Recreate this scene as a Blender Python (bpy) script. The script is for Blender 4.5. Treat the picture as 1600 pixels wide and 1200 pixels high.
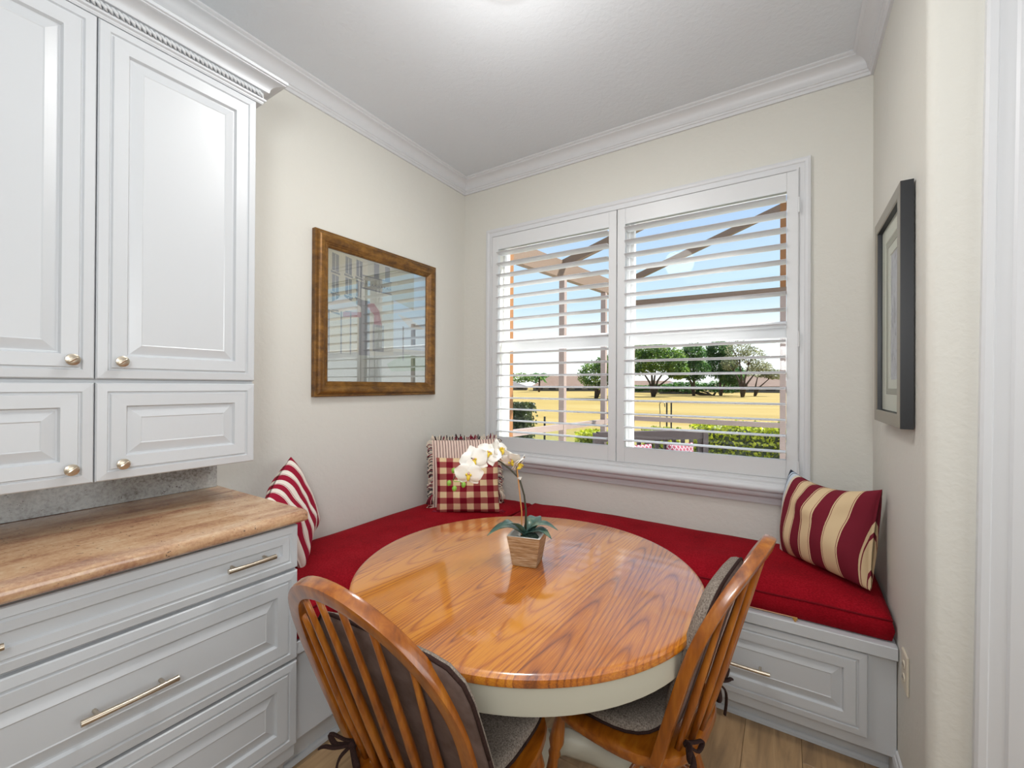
import bpy, bmesh, math, random
from math import sin, cos, pi, sqrt
from mathutils import Vector, Matrix, noise

S = bpy.context.scene
for o in list(bpy.data.objects):
    bpy.data.objects.remove(o)
COL = S.collection

# ------------------------------------------------------------------ camera
YAW, PITCH, ROLL = 0.5694, 0.0038, 0.005
cam_d = bpy.data.cameras.new('camera')
cam_d.sensor_width = 36.0
cam_d.lens = 672.76 / 1600 * 36
cam_d.clip_start = 0.02
cam_d.clip_end = 600
cam = bpy.data.objects.new('camera', cam_d)
COL.objects.link(cam)
fw = Vector((-sin(YAW) * cos(PITCH), cos(YAW) * cos(PITCH), sin(PITCH)))
rt = Vector((cos(YAW), sin(YAW), 0))
up = rt.cross(fw)
r2 = rt * cos(ROLL) + up * sin(ROLL)
u2 = -rt * sin(ROLL) + up * cos(ROLL)
M = Matrix.Identity(4)
for i in range(3):
    M[i][0], M[i][1], M[i][2] = r2[i], u2[i], -fw[i]
M[0][3], M[1][3], M[2][3] = 1.9575, -2.4173, 1.3275
cam.matrix_world = M
S.camera = cam

# ------------------------------------------------------------------ world, sun, nook lamp, added fill lights, exposure
W = bpy.data.worlds.new('sky')
S.world = W
W.use_nodes = True
nt = W.node_tree
nt.nodes.clear()
tc = nt.nodes.new('ShaderNodeTexCoord')
sep = nt.nodes.new('ShaderNodeSeparateXYZ')
nt.links.new(tc.outputs['Generated'], sep.inputs[0])
cr = nt.nodes.new('ShaderNodeValToRGB')
nt.links.new(sep.outputs['Z'], cr.inputs[0])
cr.color_ramp.interpolation = 'EASE'
e = cr.color_ramp.elements
e[0].position = 0.0; e[0].color = (1.25, 1.25, 1.25, 1)
e[1].position = 0.10; e[1].color = (1.12, 1.18, 1.2, 1)
for p, c in ((0.19, (0.70, 0.92, 1.08, 1)), (0.40, (0.50, 0.70, 1.08, 1)), (0.8, (0.32, 0.52, 1.05, 1))):
    n_ = e.new(p); n_.color = c
bg = nt.nodes.new('ShaderNodeBackground')
bg.inputs[1].default_value = 1.0
nt.links.new(cr.outputs[0], bg.inputs[0])
wo = nt.nodes.new('ShaderNodeOutputWorld')
nt.links.new(bg.outputs[0], wo.inputs[0])

def add_light(name, kind, loc, rot, energy, color, **kw):
    d = bpy.data.lights.new(name, kind)
    d.energy = energy
    d.color = color
    for k, v in kw.items():
        setattr(d, k, v)
    o = bpy.data.objects.new(name, d)
    o.location = loc
    o.rotation_euler = rot
    COL.objects.link(o)
    return o

sun_dir = Vector((0.50, 0.40, 0.77)).normalized()
sun = add_light('sun', 'SUN', (0, 0, 10), (0, 0, 0), 13.5, (1.0, 0.97, 0.93), angle=0.01)
sun.rotation_euler = sun_dir.to_track_quat('Z', 'Y').to_euler()
add_light('kitchen_fill_down', 'AREA', (1.6, -3.6, 2.74), (0, 0, 0), 7, (0.97, 0.985, 1.0), shape='RECTANGLE', size=1.6, size_y=0.9)  # added soft fill behind the camera, not a fixture of the kitchen
add_light('kitchen_fill_down', 'AREA', (3.2, -3.6, 2.74), (0, 0, 0), 6, (0.97, 0.985, 1.0), shape='RECTANGLE', size=1.0, size_y=1.2)  # second added overhead fill, also no real fixture
add_light('right_side_fill', 'AREA', (4.4, -1.75, 1.35), (0, math.radians(90), 0), 26, (0.96, 0.985, 1.0), shape='RECTANGLE', size=1.5, size_y=1.8)  # added fill from the right for left wall and drawers, no window there
add_light('ceiling_fill_up', 'AREA', (2.5, -3.2, 1.9), (math.radians(180), 0, 0), 8, (0.94, 0.975, 1.0), shape='RECTANGLE', size=1.2, size_y=1.0)  # added fill pointing up to brighten the ceiling
fill_ = add_light('nook_ceiling_fill', 'AREA', (2.02, -2.82, 1.72), (0, 0, 0), 21, (0.96, 0.985, 1.0), shape='DISK', size=0.5)  # added fill disk aimed at the nook ceiling to lift the nook
fill_.rotation_euler = (fill_.location - Vector((1.15, -0.9, 2.78))).to_track_quat('Z', 'Y').to_euler()
add_light('rear_fill', 'AREA', (3.2, -4.85, 1.35), (math.radians(90), 0, 0), 3, (0.92, 0.97, 1.0), shape='RECTANGLE', size=2.0, size_y=2.0)  # added weak fill from the rear, no glass door is modelled
add_light('nook_lamp_downlight', 'AREA', (1.165, -1.245, 2.73), (0, 0, 0), 9.5, (1.0, 0.99, 0.975), shape='DISK', size=0.26)
add_light('nook_lamp_light', 'POINT', (1.165, -1.245, 2.40), (0, 0, 0), 7, (1.0, 0.985, 0.96), shadow_soft_size=0.12)
S.view_settings.view_transform = 'Standard'
S.view_settings.look = 'None'
S.view_settings.gamma = 1.0
S.view_settings.use_curve_mapping = False
S.view_settings.exposure = 0.0

# ------------------------------------------------------------------ materials
def lin(c):
    if isinstance(c, str):
        c = c.lstrip('#')
        c = [int(c[i:i + 2], 16) / 255 for i in (0, 2, 4)]
    return tuple((x / 12.92 if x <= 0.04045 else ((x + 0.055) / 1.055) ** 2.4) for x in c) + (1,)

class Mat:
    def __init__(s, name, color='#888888', rough=0.5, metal=0.0, **kw):
        s.m = bpy.data.materials.new(name)
        s.m.use_nodes = True
        s.nt = s.m.node_tree
        s.b = s.nt.nodes['Principled BSDF']
        s.b.inputs['Base Color'].default_value = lin(color)
        s.b.inputs['Roughness'].default_value = rough
        s.b.inputs['Metallic'].default_value = metal
        for k, v in kw.items():
            s.b.inputs[k].default_value = v
    def n(s, t, **kw):
        nd = s.nt.nodes.new('ShaderNode' + t)
        for k, v in kw.items():
            if k.startswith('i_'):
                key = k[2:]
                key = int(key) if key.isdigit() else key.replace('_', ' ')
                nd.inputs[key].default_value = v
            else:
                setattr(nd, k, v)
        return nd
    def l(s, a, b):
        s.nt.links.new(a, b)
    def coord(s, kind='Object', scale=(1, 1, 1), rot=(0, 0, 0), loc=(0, 0, 0)):
        t = s.n('TexCoord')
        mp = s.n('Mapping')
        mp.inputs['Scale'].default_value = scale
        mp.inputs['Rotation'].default_value = rot
        mp.inputs['Location'].default_value = loc
        s.l(t.outputs[kind], mp.inputs[0])
        return mp.outputs[0]
    def noise(s, vec, scale=5, detail=4, rough=0.5, dist=0.0):
        n = s.n('TexNoise', i_Scale=scale, i_Detail=detail, i_Roughness=rough, i_Distortion=dist)
        s.l(vec, n.inputs['Vector'])
        return n.outputs['Fac']
    def ramp(s, fac, stops, interp='LINEAR'):
        r = s.n('ValToRGB')
        r.color_ramp.interpolation = interp
        el = r.color_ramp.elements
        while len(el) > 1:
            el.remove(el[-1])
        el[0].position = stops[0][0]; el[0].color = lin(stops[0][1])
        for p, c in stops[1:]:
            x = el.new(p); x.color = lin(c)
        s.l(fac, r.inputs[0])
        return r.outputs[0]
    def math(s, op, a, b=None, c=None):
        n = s.n('Math', operation=op)
        for i, v in enumerate((a, b, c)):
            if v is None: continue
            if isinstance(v, (int, float)): n.inputs[i].default_value = v
            else: s.l(v, n.inputs[i])
        return n.outputs[0]
    def mix(s, fac, a, b, mode='MIX'):
        n = s.n('Mix', data_type='RGBA', blend_type=mode)
        for i, v in ((0, fac), (6, a), (7, b)):
            if isinstance(v, (int, float)): n.inputs[i].default_value = v
            elif isinstance(v, (str, tuple)): n.inputs[i].default_value = lin(v) if isinstance(v, str) else v
            else: s.l(v, n.inputs[i])
        return n.outputs[2]
    def base(s, c):
        s.l(c, s.b.inputs['Base Color'])
    def bump(s, h, strength=0.2, dist=0.01):
        b = s.n('Bump', i_Strength=strength, i_Distance=dist)
        s.l(h, b.inputs['Height'])
        s.l(b.outputs[0], s.b.inputs['Normal'])

def m_wall():
    m = Mat('wall_paint', '#d6d4cc', 0.75)
    v = m.coord()
    a = m.noise(v, 60, 3, 0.5, 0.6)
    b = m.noise(v, 22, 2, 0.5, 0.3)
    h = m.math('ADD', m.math('MULTIPLY', a, 0.5), b)
    m.bump(h, 0.32, 0.006)
    return m.m
def m_ceiling():
    m = Mat('ceiling_paint', '#d8dce0', 0.85)
    v = m.coord()
    m.bump(m.noise(v, 45, 3, 0.55, 0.5), 0.3, 0.006)
    return m.m
def m_white(name='white_lacquer', c='#c8cbce', r=0.32):
    m = Mat(name, c, r)
    v = m.coord()
    m.bump(m.noise(v, 90, 2), 0.02, 0.002)
    return m.m
def m_floor():
    m = Mat('floor_plank', '#a07c56', 0.42)
    oi = m.n('ObjectInfo')
    t = m.n('TexCoord')
    mp = m.n('Mapping'); mp.inputs['Scale'].default_value = (14, 1.3, 3)
    m.l(t.outputs['Object'], mp.inputs[0])
    ad = m.n('VectorMath', operation='ADD'); m.l(mp.outputs[0], ad.inputs[0])
    sc = m.n('VectorMath', operation='SCALE'); sc.inputs[0].default_value = (37, 91, 13)
    m.l(oi.outputs['Random'], sc.inputs['Scale']); m.l(sc.outputs[0], ad.inputs[1])
    f = m.noise(ad.outputs[0], 1.6, 6, 0.6, 1.2)
    c = m.ramp(f, [(0.25, '#8a7156'), (0.5, '#b0906a'), (0.75, '#c8a880')])
    c2 = m.mix(m.math('MULTIPLY', oi.outputs['Random'], 0.35), c, '#8a6c50')
    m.base(c2)
    m.bump(f, 0.08, 0.002)
    return m.m
def m_oak(name, dark, mid, light, axis='Y', board=0.0, rough=0.25, coat=0.0, s=1.0):
    m = Mat(name, mid, rough)
    t = m.n('TexCoord')
    sp = m.n('SeparateXYZ'); m.l(t.outputs['Object'], sp.inputs[0])
    X, Y, Z = sp.outputs
    if axis == 'Z': X, Y, Z = X, Z, Y
    if board > 0:
        idx = m.math('FLOOR', m.math('DIVIDE', X, board))
        wn = m.n('TexWhiteNoise', noise_dimensions='1D'); m.l(idx, wn.inputs['W'])
        rnd = wn.outputs['Value']
        wn2 = m.n('TexWhiteNoise', noise_dimensions='1D'); m.l(m.math('ADD', idx, 31.7), wn2.inputs['W'])
        xl = m.math('SUBTRACT', m.math('SUBTRACT', X, m.math('MULTIPLY', idx, board)), m.math('MULTIPLY', board, m.math('MULTIPLY', wn2.outputs['Value'], 1.0)))
        off = m.math('MULTIPLY', rnd, 17.0)
    else:
        rnd = None
        xl = X
        off = 0.0
    cb = m.n('CombineXYZ')
    m.l(m.math('MULTIPLY', X, 7.0 * s), cb.inputs[0])
    m.l(m.math('ADD', m.math('MULTIPLY', Y, 0.9 * s), off), cb.inputs[1])
    m.l(m.math('MULTIPLY', Z, 7.0 * s), cb.inputs[2])
    n1 = m.noise(cb.outputs[0], 0.6, 2, 0.45)
    n1c = m.math('SUBTRACT', n1, 0.5)
    yy = m.math('MULTIPLY', m.math('ADD', Y, m.math('MULTIPLY', n1c, 0.7)), 0.055)
    if rnd is not None:
        yy = m.math('ADD', yy, m.math('MULTIPLY', m.math('SUBTRACT', rnd, 0.5), 0.13))
        xl = m.math('MULTIPLY', xl, m.math('ADD', 0.55, m.math('MULTIPLY', wn2.outputs['Value'], 0.9)))
    rr = m.math('SQRT', m.math('ADD', m.math('MULTIPLY', xl, xl), m.math('MULTIPLY', yy, yy)))
    rr = m.math('ADD', rr, m.math('MULTIPLY', n1c, 0.016))
    bands = m.math('FRACT', m.math('MULTIPLY', rr, 135.0 * s))
    ring = m.math('POWER', m.math('ABSOLUTE', m.math('SUBTRACT', m.math('MULTIPLY', bands, 2.0), 1.0)), 3.5)
    cb2 = m.n('CombineXYZ')
    m.l(m.math('MULTIPLY', X, 320 * s), cb2.inputs[0]); m.l(m.math('MULTIPLY', Y, 10.0 * s), cb2.inputs[1]); m.l(m.math('MULTIPLY', Z, 320 * s), cb2.inputs[2])
    fine = m.noise(cb2.outputs[0], 1.0, 3, 0.6)
    low = m.noise(cb.outputs[0], 1.3, 3, 0.5)
    # rings fade in and out over the board
    f = m.math('MULTIPLY', m.math('MULTIPLY', ring, 0.46), m.math('ADD', 0.15, m.math('MULTIPLY', low, 1.1)))
    f = m.math('ADD', f, m.math('MULTIPLY', fine, 0.72))
    f = m.math('ADD', f, m.math('MULTIPLY', m.math('SUBTRACT', low, 0.5), 0.55))
    if rnd is not None:
        f = m.math('ADD', f, m.math('MULTIPLY', m.math('SUBTRACT', rnd, 0.5), 0.25))
    c = m.ramp(f, [(0.24, light), (0.46, mid), (0.84, dark)])
    m.base(c)
    m.bump(fine, 0.04, 0.0008)
    if coat:
        m.b.inputs['Coat Weight'].default_value = 1.0
        m.b.inputs['Coat Roughness'].default_value = 0.09
        m.b.inputs['Coat IOR'].default_value = coat
    return m.m
def m_granite(name, stops, veins=True, rough=0.12):
    m = Mat(name, '#c89a70', rough)
    v = m.coord(scale=(1, 1, 1))
    v2 = m.coord(scale=(9, 1.6, 9), rot=(0, 0, 0.12))
    a = m.noise(v2, 1.6, 5, 0.6, 0.7)
    b = m.noise(v, 110, 3, 0.7)
    big = m.noise(m.coord(scale=(1, 0.6, 1)), 9, 4, 0.7, 0.8)
    f = m.math('ADD', m.math('MULTIPLY', a, 0.75 if veins else 0.3), m.math('MULTIPLY', b, 0.3 if veins else 0.7))
    f = m.math('ADD', f, m.math('MULTIPLY', m.math('SUBTRACT', big, 0.5), 0.45))
    c = m.ramp(f, stops)
    sp = m.noise(v, 75, 2, 0.6)
    dk = m.math('GREATER_THAN', sp, 0.70)
    m.base(m.mix(m.math('MULTIPLY', dk, 0.75), c, '#54423a'))
    m.b.inputs['IOR'].default_value = 1.7
    return m.m
def m_fabric(name, c1, c2, scale=300, rough=0.95, bump=0.3, sheen=0.0):
    m = Mat(name, c1, rough)
    v = m.coord()
    f = m.noise(v, scale, 3, 0.6)
    m.base(m.ramp(f, [(0.3, c1), (0.7, c2)]))
    m.bump(f, bump, 0.002)
    m.b.inputs['Specular IOR Level'].default_value = 0.2
    if sheen:
        m.b.inputs['Sheen Weight'].default_value = sheen
    return m.m
def m_red():
    m = Mat('red_chenille', '#7d0a18', 0.9)
    v = m.coord(scale=(1, 1, 2.5))
    f = m.noise(v, 160, 3, 0.7)
    g = m.noise(m.coord(), 7, 2)
    c = m.ramp(m.math('ADD', m.math('MULTIPLY', f, 0.7), m.math('MULTIPLY', g, 0.3)), [(0.3, '#6c020e'), (0.52, '#900718'), (0.72, '#a81a28')])
    m.base(c)
    m.bump(f, 0.35, 0.003)
    m.b.inputs['Specular IOR Level'].default_value = 0.15
    return m.m
def m_stripes(name, stops, axis=0, weave=True, wob=0.006, slant=0.0, k=1.0):
    m = Mat(name, '#d9c3a0', 0.9)
    t = m.n('TexCoord'); sp = m.n('SeparateXYZ'); m.l(t.outputs['UV'], sp.inputs[0])
    nz = m.noise(t.outputs['UV'], 3.0, 2)
    f = m.math('ADD', sp.outputs[axis], m.math('MULTIPLY', m.math('SUBTRACT', nz, 0.5), wob))
    if slant:
        f = m.math('MULTIPLY', m.math('ADD', f, m.math('MULTIPLY', m.math('SUBTRACT', 1.0, sp.outputs[1]), slant)), k)
    c = m.ramp(f, stops, 'CONSTANT')
    m.base(c)
    fb = m.noise(m.coord(), 420, 2)
    m.bump(fb, 0.25, 0.001)
    m.b.inputs['Specular IOR Level'].default_value = 0.2
    return m.m
def m_ticking():
    m = Mat('ticking_stripe', '#e6c9b8', 0.9)
    t = m.n('TexCoord'); sp = m.n('SeparateXYZ'); m.l(t.outputs['UV'], sp.inputs[0])
    f = m.math('FRACT', m.math('MULTIPLY', sp.outputs[0], 24.0))
    m.base(m.ramp(f, [(0.0, '#ead3c4'), (0.40, '#8c2c33'), (0.48, '#ead3c4'), (0.58, '#4a1c22'), (0.78, '#ead3c4')], 'CONSTANT'))
    m.b.inputs['Specular IOR Level'].default_value = 0.2
    return m.m
def m_gingham():
    m = Mat('gingham_check', '#d8b48c', 0.9)
    t = m.n('TexCoord'); sp = m.n('SeparateXYZ'); m.l(t.outputs['UV'], sp.inputs[0])
    nz = m.noise(t.outputs['UV'], 2.5, 2)
    wob = m.math('MULTIPLY', m.math('SUBTRACT', nz, 0.5), 0.03)
    a = m.math('LESS_THAN', m.math('FRACT', m.math('ADD', m.math('MULTIPLY', m.math('ADD', sp.outputs[0], wob), 4.6), 0.25)), 0.5)
    b = m.math('LESS_THAN', m.math('FRACT', m.math('ADD', m.math('MULTIPLY', m.math('ADD', sp.outputs[1], wob), 4.6), 0.25)), 0.5)
    s = m.math('MULTIPLY', m.math('ADD', a, b), 0.5)
    m.base(m.ramp(s, [(0.0, '#e6cba0'), (0.25, '#a65a52'), (0.75, '#7c1023')], 'CONSTANT'))
    m.bump(m.noise(m.coord(), 400, 2), 0.25, 0.001)
    m.b.inputs['Specular IOR Level'].default_value = 0.2
    return m.m
def m_leaf(name, stops, rough=0.5, scale=2.0, trans=0.0):
    m = Mat(name, stops[0][1], rough)
    v = m.coord()
    f = m.noise(v, scale, 3, 0.7)
    c = m.ramp(f, stops)
    m.base(c)
    if trans:
        tl = m.n('BsdfTranslucent'); m.l(c, tl.inputs[0])
        mx = m.n('MixShader'); mx.inputs[0].default_value = trans
        m.l(m.b.outputs[0], mx.inputs[1]); m.l(tl.outputs[0], mx.inputs[2])
        out = [x for x in m.nt.nodes if x.type == 'OUTPUT_MATERIAL'][0]
        m.l(mx.outputs[0], out.inputs[0])
    return m.m
def dim(c, k):
    """hex colour with its linear value scaled by k"""
    r = [min(1.0, x * k) for x in lin(c)[:3]]
    r = [x * 12.92 if x <= 0.0031308 else 1.055 * x ** (1 / 2.4) - 0.055 for x in r]
    return '#%02x%02x%02x' % tuple(int(round(x * 255)) for x in r)
def m_glass():
    m = bpy.data.materials.new('window_glass'); m.use_nodes = True
    t = m.node_tree; t.nodes.clear()
    tr = t.nodes.new('ShaderNodeBsdfTransparent'); tr.inputs[0].default_value = (0.97, 0.985, 0.98, 1)
    gl = t.nodes.new('ShaderNodeBsdfGlossy'); gl.inputs['Roughness'].default_value = 0.0
    lw = t.nodes.new('ShaderNodeLayerWeight'); pw = t.nodes.new('ShaderNodeMath'); pw.operation = 'POWER'; pw.inputs[1].default_value = 5
    fr = t.nodes.new('ShaderNodeMath'); fr.operation = 'MULTIPLY_ADD'; fr.inputs[1].default_value = 0.8; fr.inputs[2].default_value = 0.012
    t.links.new(lw.outputs['Facing'], pw.inputs[0]); t.links.new(pw.outputs[0], fr.inputs[0])
    mx = t.nodes.new('ShaderNodeMixShader')
    t.links.new(fr.outputs[0], mx.inputs[0]); t.links.new(tr.outputs[0], mx.inputs[1]); t.links.new(gl.outputs[0], mx.inputs[2])
    o = t.nodes.new('ShaderNodeOutputMaterial'); t.links.new(mx.outputs[0], o.inputs[0])
    return m
def m_picglass(k=0.3):
    m = bpy.data.materials.new('picture_glass'); m.use_nodes = True
    t = m.node_tree; t.nodes.clear()
    tr = t.nodes.new('ShaderNodeBsdfTransparent'); tr.inputs[0].default_value = (0.96, 0.98, 0.98, 1)
    gl = t.nodes.new('ShaderNodeBsdfGlossy'); gl.inputs['Roughness'].default_value = 0.01
    mx = t.nodes.new('ShaderNodeMixShader'); mx.inputs[0].default_value = k
    t.links.new(tr.outputs[0], mx.inputs[1]); t.links.new(gl.outputs[0], mx.inputs[2])
    o = t.nodes.new('ShaderNodeOutputMaterial'); t.links.new(mx.outputs[0], o.inputs[0])
    return m
def m_emit(name, c, s):
    m = Mat(name, '#ffffff', 0.5)
    m.b.inputs['Emission Color'].default_value = lin(c)
    m.b.inputs['Emission Strength'].default_value = s
    return m.m
def m_gold():
    m = Mat('antique_gold_frame', '#7a5526', 0.38, 0.35)
    v = m.coord()
    f = m.noise(m.coord(scale=(1, 1, 2)), 13, 6, 0.72, 0.2)
    m.base(m.ramp(f, [(0.3, '#4a2e14'), (0.5, '#76501f'), (0.68, '#94692c'), (0.85, '#8c6c50')]))
    m.bump(f, 0.15, 0.002)
    return m.m
def m_grass():
    m = Mat('golf_field_grass', '#d9c56a', 0.95)
    v = m.coord(scale=(0.25, 1, 1))
    f = m.noise(v, 0.22, 5, 0.65)
    g = m.noise(m.coord(), 6, 3)
    sp = m.n('SeparateXYZ'); m.l(m.coord(), sp.inputs[0])
    near = m.math('MULTIPLY', m.math('SUBTRACT', 16.0, sp.outputs[1]), 0.09)
    fac = m.math('ADD', m.math('ADD', m.math('MULTIPLY', f, 0.8), m.math('MULTIPLY', g, 0.2)), 0.0)
    c = m.ramp(fac, [(0.35, dim('#e4be50', 0.269)), (0.5, dim('#f0cc62', 0.297)), (0.65, dim('#f4da84', 0.311))])
    cl = m.n('Clamp'); m.l(near, cl.inputs[0])
    m.base(m.mix(cl.outputs[0], c, dim('#b8c04c', 0.252)))
    return m.m

MT = {}
MT['wall'] = m_wall()
MT['ceil'] = m_ceiling()
MT['white'] = m_white()
MT['trim'] = m_white('trim_white', '#d4d5d7', 0.4)
MT['shutter'] = m_white('shutter_white', '#d9dadb', 0.38)
MT['vinyl'] = m_white('vinyl_white', '#eeeeee', 0.4)
MT['floor'] = m_floor()
MT['table'] = m_oak('table_oak', '#743204', '#b9660e', '#d6881c', 'Y', board=0.125, rough=0.35, coat=2.0)
def m_chairwood(name, sc):
    m = Mat(name, '#a8581a', 0.3)
    f = m.noise(m.coord(scale=sc), 1.0, 4, 0.6, 0.3)
    m.base(m.ramp(f, [(0.25, '#6c3408'), (0.5, '#9a5410'), (0.75, '#b87220')]))
    m.b.inputs['Coat Weight'].default_value = 0.8
    m.b.inputs['Coat Roughness'].default_value = 0.15
    return m.m
MT['chair'] = m_chairwood('chair_oak', (38, 38, 4))
MT['seatwood'] = m_chairwood('seat_oak', (40, 6, 40))
MT['apron'] = m_white('apron_sage_white', '#b9b6a6', 0.45)
MT['granite'] = m_granite('gold_granite', [(0.26, '#7a5648'), (0.42, '#a87c60'), (0.55, '#c6a07c'), (0.75, '#dcc2a2')])
MT['granite_edge'] = m_granite('granite_edge', [(0.3, '#7c4f42'), (0.45, '#b47f62'), (0.6, '#d3a383'), (0.75, '#e0c0a8')], False)
MT['splash'] = m_granite('grey_granite', [(0.3, '#77726c'), (0.5, '#a9aaa8'), (0.7, '#c2c3c0')], False)
MT['nickel'] = Mat('satin_nickel', '#c8bcaa', 0.3, 1.0).m
MT['red'] = m_red()
MT['piping'] = m_fabric('dark_red_piping', '#640612', '#7c0a18')
MT['zip'] = Mat('zipper_gold', '#c8a060', 0.4, 0.6).m
MT['ziptape'] = m_fabric('zipper_tape', '#b88a6a', '#c89a7a')
B_, C_, L_ = '#76202f', '#d9bf98', '#7a2434'
st = [(0.0, '#28303e'), (0.050, '#b9c6d6'), (0.075, '#28303e'), (0.082, '#c8d2dc'), (0.13, '#d9cdb8')]
p = 0.165
for wB, wC in ((0.095, 0.12), (0.105, 0.13), (0.125, 0.15), (0.135, 0.06), (0.09, 0.2)):
    st += [(p, B_), (p + wB, C_), (p + wB + 0.010, L_), (p + wB + 0.017, C_), (p + wB + wC - 0.017, L_), (p + wB + wC - 0.010, C_)]
    p += wB + wC
SK = 1.22
st = [(a / SK, b) for a, b in st if a < SK - 0.01][:31]
MT['stripe'] = m_stripes('burgundy_cream_stripe', st, slant=0.09, k=1 / SK)
st2 = [(0.0, '#efe6da')]
p = 0.06
while p < 0.95:
    st2 += [(p, '#9c1834'), (p + 0.115, '#efe6da'), (p + 0.125, '#9c1834'), (p + 0.132, '#efe6da')]
    p += 0.215
MT['stripe_left'] = m_stripes('crimson_white_stripe', st2, axis=0, wob=0.03)
MT['ticking'] = m_ticking()
MT['gingham'] = m_gingham()
MT['tweed'] = m_fabric('grey_tweed', '#5c5047', '#a2968a', 260)
MT['suede'] = m_fabric('brown_suede', '#57463f', '#72605a', 18, 0.8, 0.1)
MT['brown_pipe'] = m_fabric('brown_piping', '#2c1c18', '#3a2824')
MT['gold'] = m_gold()
MT['black'] = Mat('black_frame_edge', '#15161a', 0.4).m
MT['pewter'] = Mat('pewter_frame', '#8c8578', 0.35, 0.5).m
MT['mat'] = Mat('mat_board_ivory', '#dedacd', 0.8).m
MT['mat2'] = Mat('mat_board_grey', '#a8a294', 0.8).m
MT['glass'] = m_glass()
MT['picglass'] = m_picglass(0.29)
MT['picglass2'] = m_picglass(0.12)
MT['lamp'] = m_emit('lamp_diffuser', '#fffaf0', 6.0)
MT['plate'] = Mat('outlet_ivory', '#d4cbb8', 0.4).m
MT['dark'] = Mat('dark_gap', '#2a2a2c', 0.6).m
MT['petal'] = Mat('orchid_petal', '#f4efe6', 0.55).m
MT['petal'].node_tree.nodes['Principled BSDF'].inputs['Subsurface Weight'].default_value = 0.0
MT['lip'] = Mat('orchid_lip', '#e2c43c', 0.5).m
MT['lipred'] = Mat('orchid_throat', '#c79a8c', 0.5).m
MT['bud'] = Mat('orchid_bud', '#7ea83a', 0.5).m
MT['stem'] = Mat('orchid_stem', '#3c3a28', 0.5).m
MT['stake'] = Mat('bamboo_stake', '#c98a4a', 0.5).m
MT['oleaf'] = m_leaf('orchid_leaf', [(0.3, '#24423e'), (0.55, '#46645a'), (0.75, '#8a9678')], 0.3, 14)
def m_pot():
    m = Mat('whitewashed_pot', '#9c7a58', 0.55)
    v = m.coord(scale=(1, 1, 12))
    f = m.noise(v, 22, 4, 0.6)
    m.base(m.ramp(f, [(0.3, '#7c5a3c'), (0.5, '#a8825a'), (0.72, '#c4ac90')]))
    m.bump(f, 0.2, 0.001)
    return m.m
MT['pot'] = m_pot()
MT['potrim'] = Mat('pot_rim_white', '#d8d4cc', 0.5).m
MT['moss'] = m_leaf('moss', [(0.3, '#20342c'), (0.7, '#44584a')], 0.9, 60)
MT['grass'] = m_grass()
MT['paver'] = m_leaf('patio_paver', [(0.3, '#e6e3de'), (0.7, '#f0eeea')], 0.8, 3)
MT['cage'] = Mat('cage_bronze_pink', dim('#c8b0a4', 0.45), 0.5).m
MT['cage_orange'] = Mat('stucco_orange', dim('#c8843e', 0.359), 0.7).m
MT['rafter'] = Mat('rafter_tan', dim('#a88a70', 0.359), 0.6).m
MT['hedge'] = m_leaf('hedge_leaves', [(0.3, dim('#3c4c10', 0.751)), (0.45, dim('#a2b02a', 0.751)), (0.6, dim('#d2d83c', 0.751)), (0.75, dim('#e8e86a', 0.751))], 0.5, 9, trans=0.45)
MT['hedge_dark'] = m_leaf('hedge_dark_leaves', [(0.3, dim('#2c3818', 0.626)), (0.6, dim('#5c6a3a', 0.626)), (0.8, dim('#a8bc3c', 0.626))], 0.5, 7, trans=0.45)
MT['oakleaf'] = m_leaf('oak_leaves', [(0.3, dim('#2c4420', 1.19)), (0.5, dim('#55752e', 1.19)), (0.7, dim('#a2b456', 1.19))], 0.6, 0.8, trans=0.45)
MT['treeleaf'] = m_leaf('tree_leaves', [(0.3, dim('#24401c', 1.11)), (0.5, dim('#456c34', 1.11)), (0.7, dim('#7ea058', 1.11))], 0.6, 0.9, trans=0.45)
MT['bareleaf'] = m_leaf('sparse_leaves', [(0.3, dim('#6c7048', 0.742)), (0.5, dim('#9ca078', 0.742)), (0.7, dim('#c0c09c', 0.742))], 0.6, 0.9, trans=0.45)
MT['trunk'] = m_leaf('bark', [(0.3, dim('#4c3c30', 0.502)), (0.7, dim('#7c6858', 0.502))], 0.9, 3)
MT['roof_tile'] = m_leaf('clay_roof_tile', [(0.3, dim('#c89c80', 0.252)), (0.7, dim('#dcb89c', 0.252))], 0.8, 1.5)
MT['roof_grey'] = m_leaf('grey_roof', [(0.3, dim('#a8a098', 0.269)), (0.7, dim('#beb6ae', 0.269))], 0.8, 1.5)
MT['stucco'] = Mat('stucco_cream', dim('#c8bca8', 0.299), 0.8).m
MT['sofa'] = Mat('sofa_dark_wood', '#3c3030', 0.6).m
def m_pink():
    m = Mat('pink_lattice', '#d04a6c', 0.8)
    t = m.n('TexCoord'); mp = m.n('Mapping'); mp.inputs['Scale'].default_value = (7, 7, 7); m.l(t.outputs['UV'], mp.inputs[0])
    sp = m.n('SeparateXYZ'); m.l(mp.outputs[0], sp.inputs[0])
    def cell(dx, dy):
        a = m.math('SUBTRACT', m.math('FRACT', m.math('ADD', sp.outputs[0], dx)), 0.5)
        b = m.math('SUBTRACT', m.math('FRACT', m.math('ADD', sp.outputs[1], dy)), 0.5)
        d = m.math('SQRT', m.math('ADD', m.math('MULTIPLY', a, a), m.math('MULTIPLY', b, b)))
        return m.math('LESS_THAN', m.math('ABSOLUTE', m.math('SUBTRACT', d, 0.40)), 0.06)
    f = m.math('MAXIMUM', cell(0, 0), cell(0.5, 0.5))
    m.base(m.mix(f, dim('#cf3f66', 0.359), dim('#f4e4e8', 0.359)))
    return m.m
MT['pink'] = m_pink()

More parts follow.
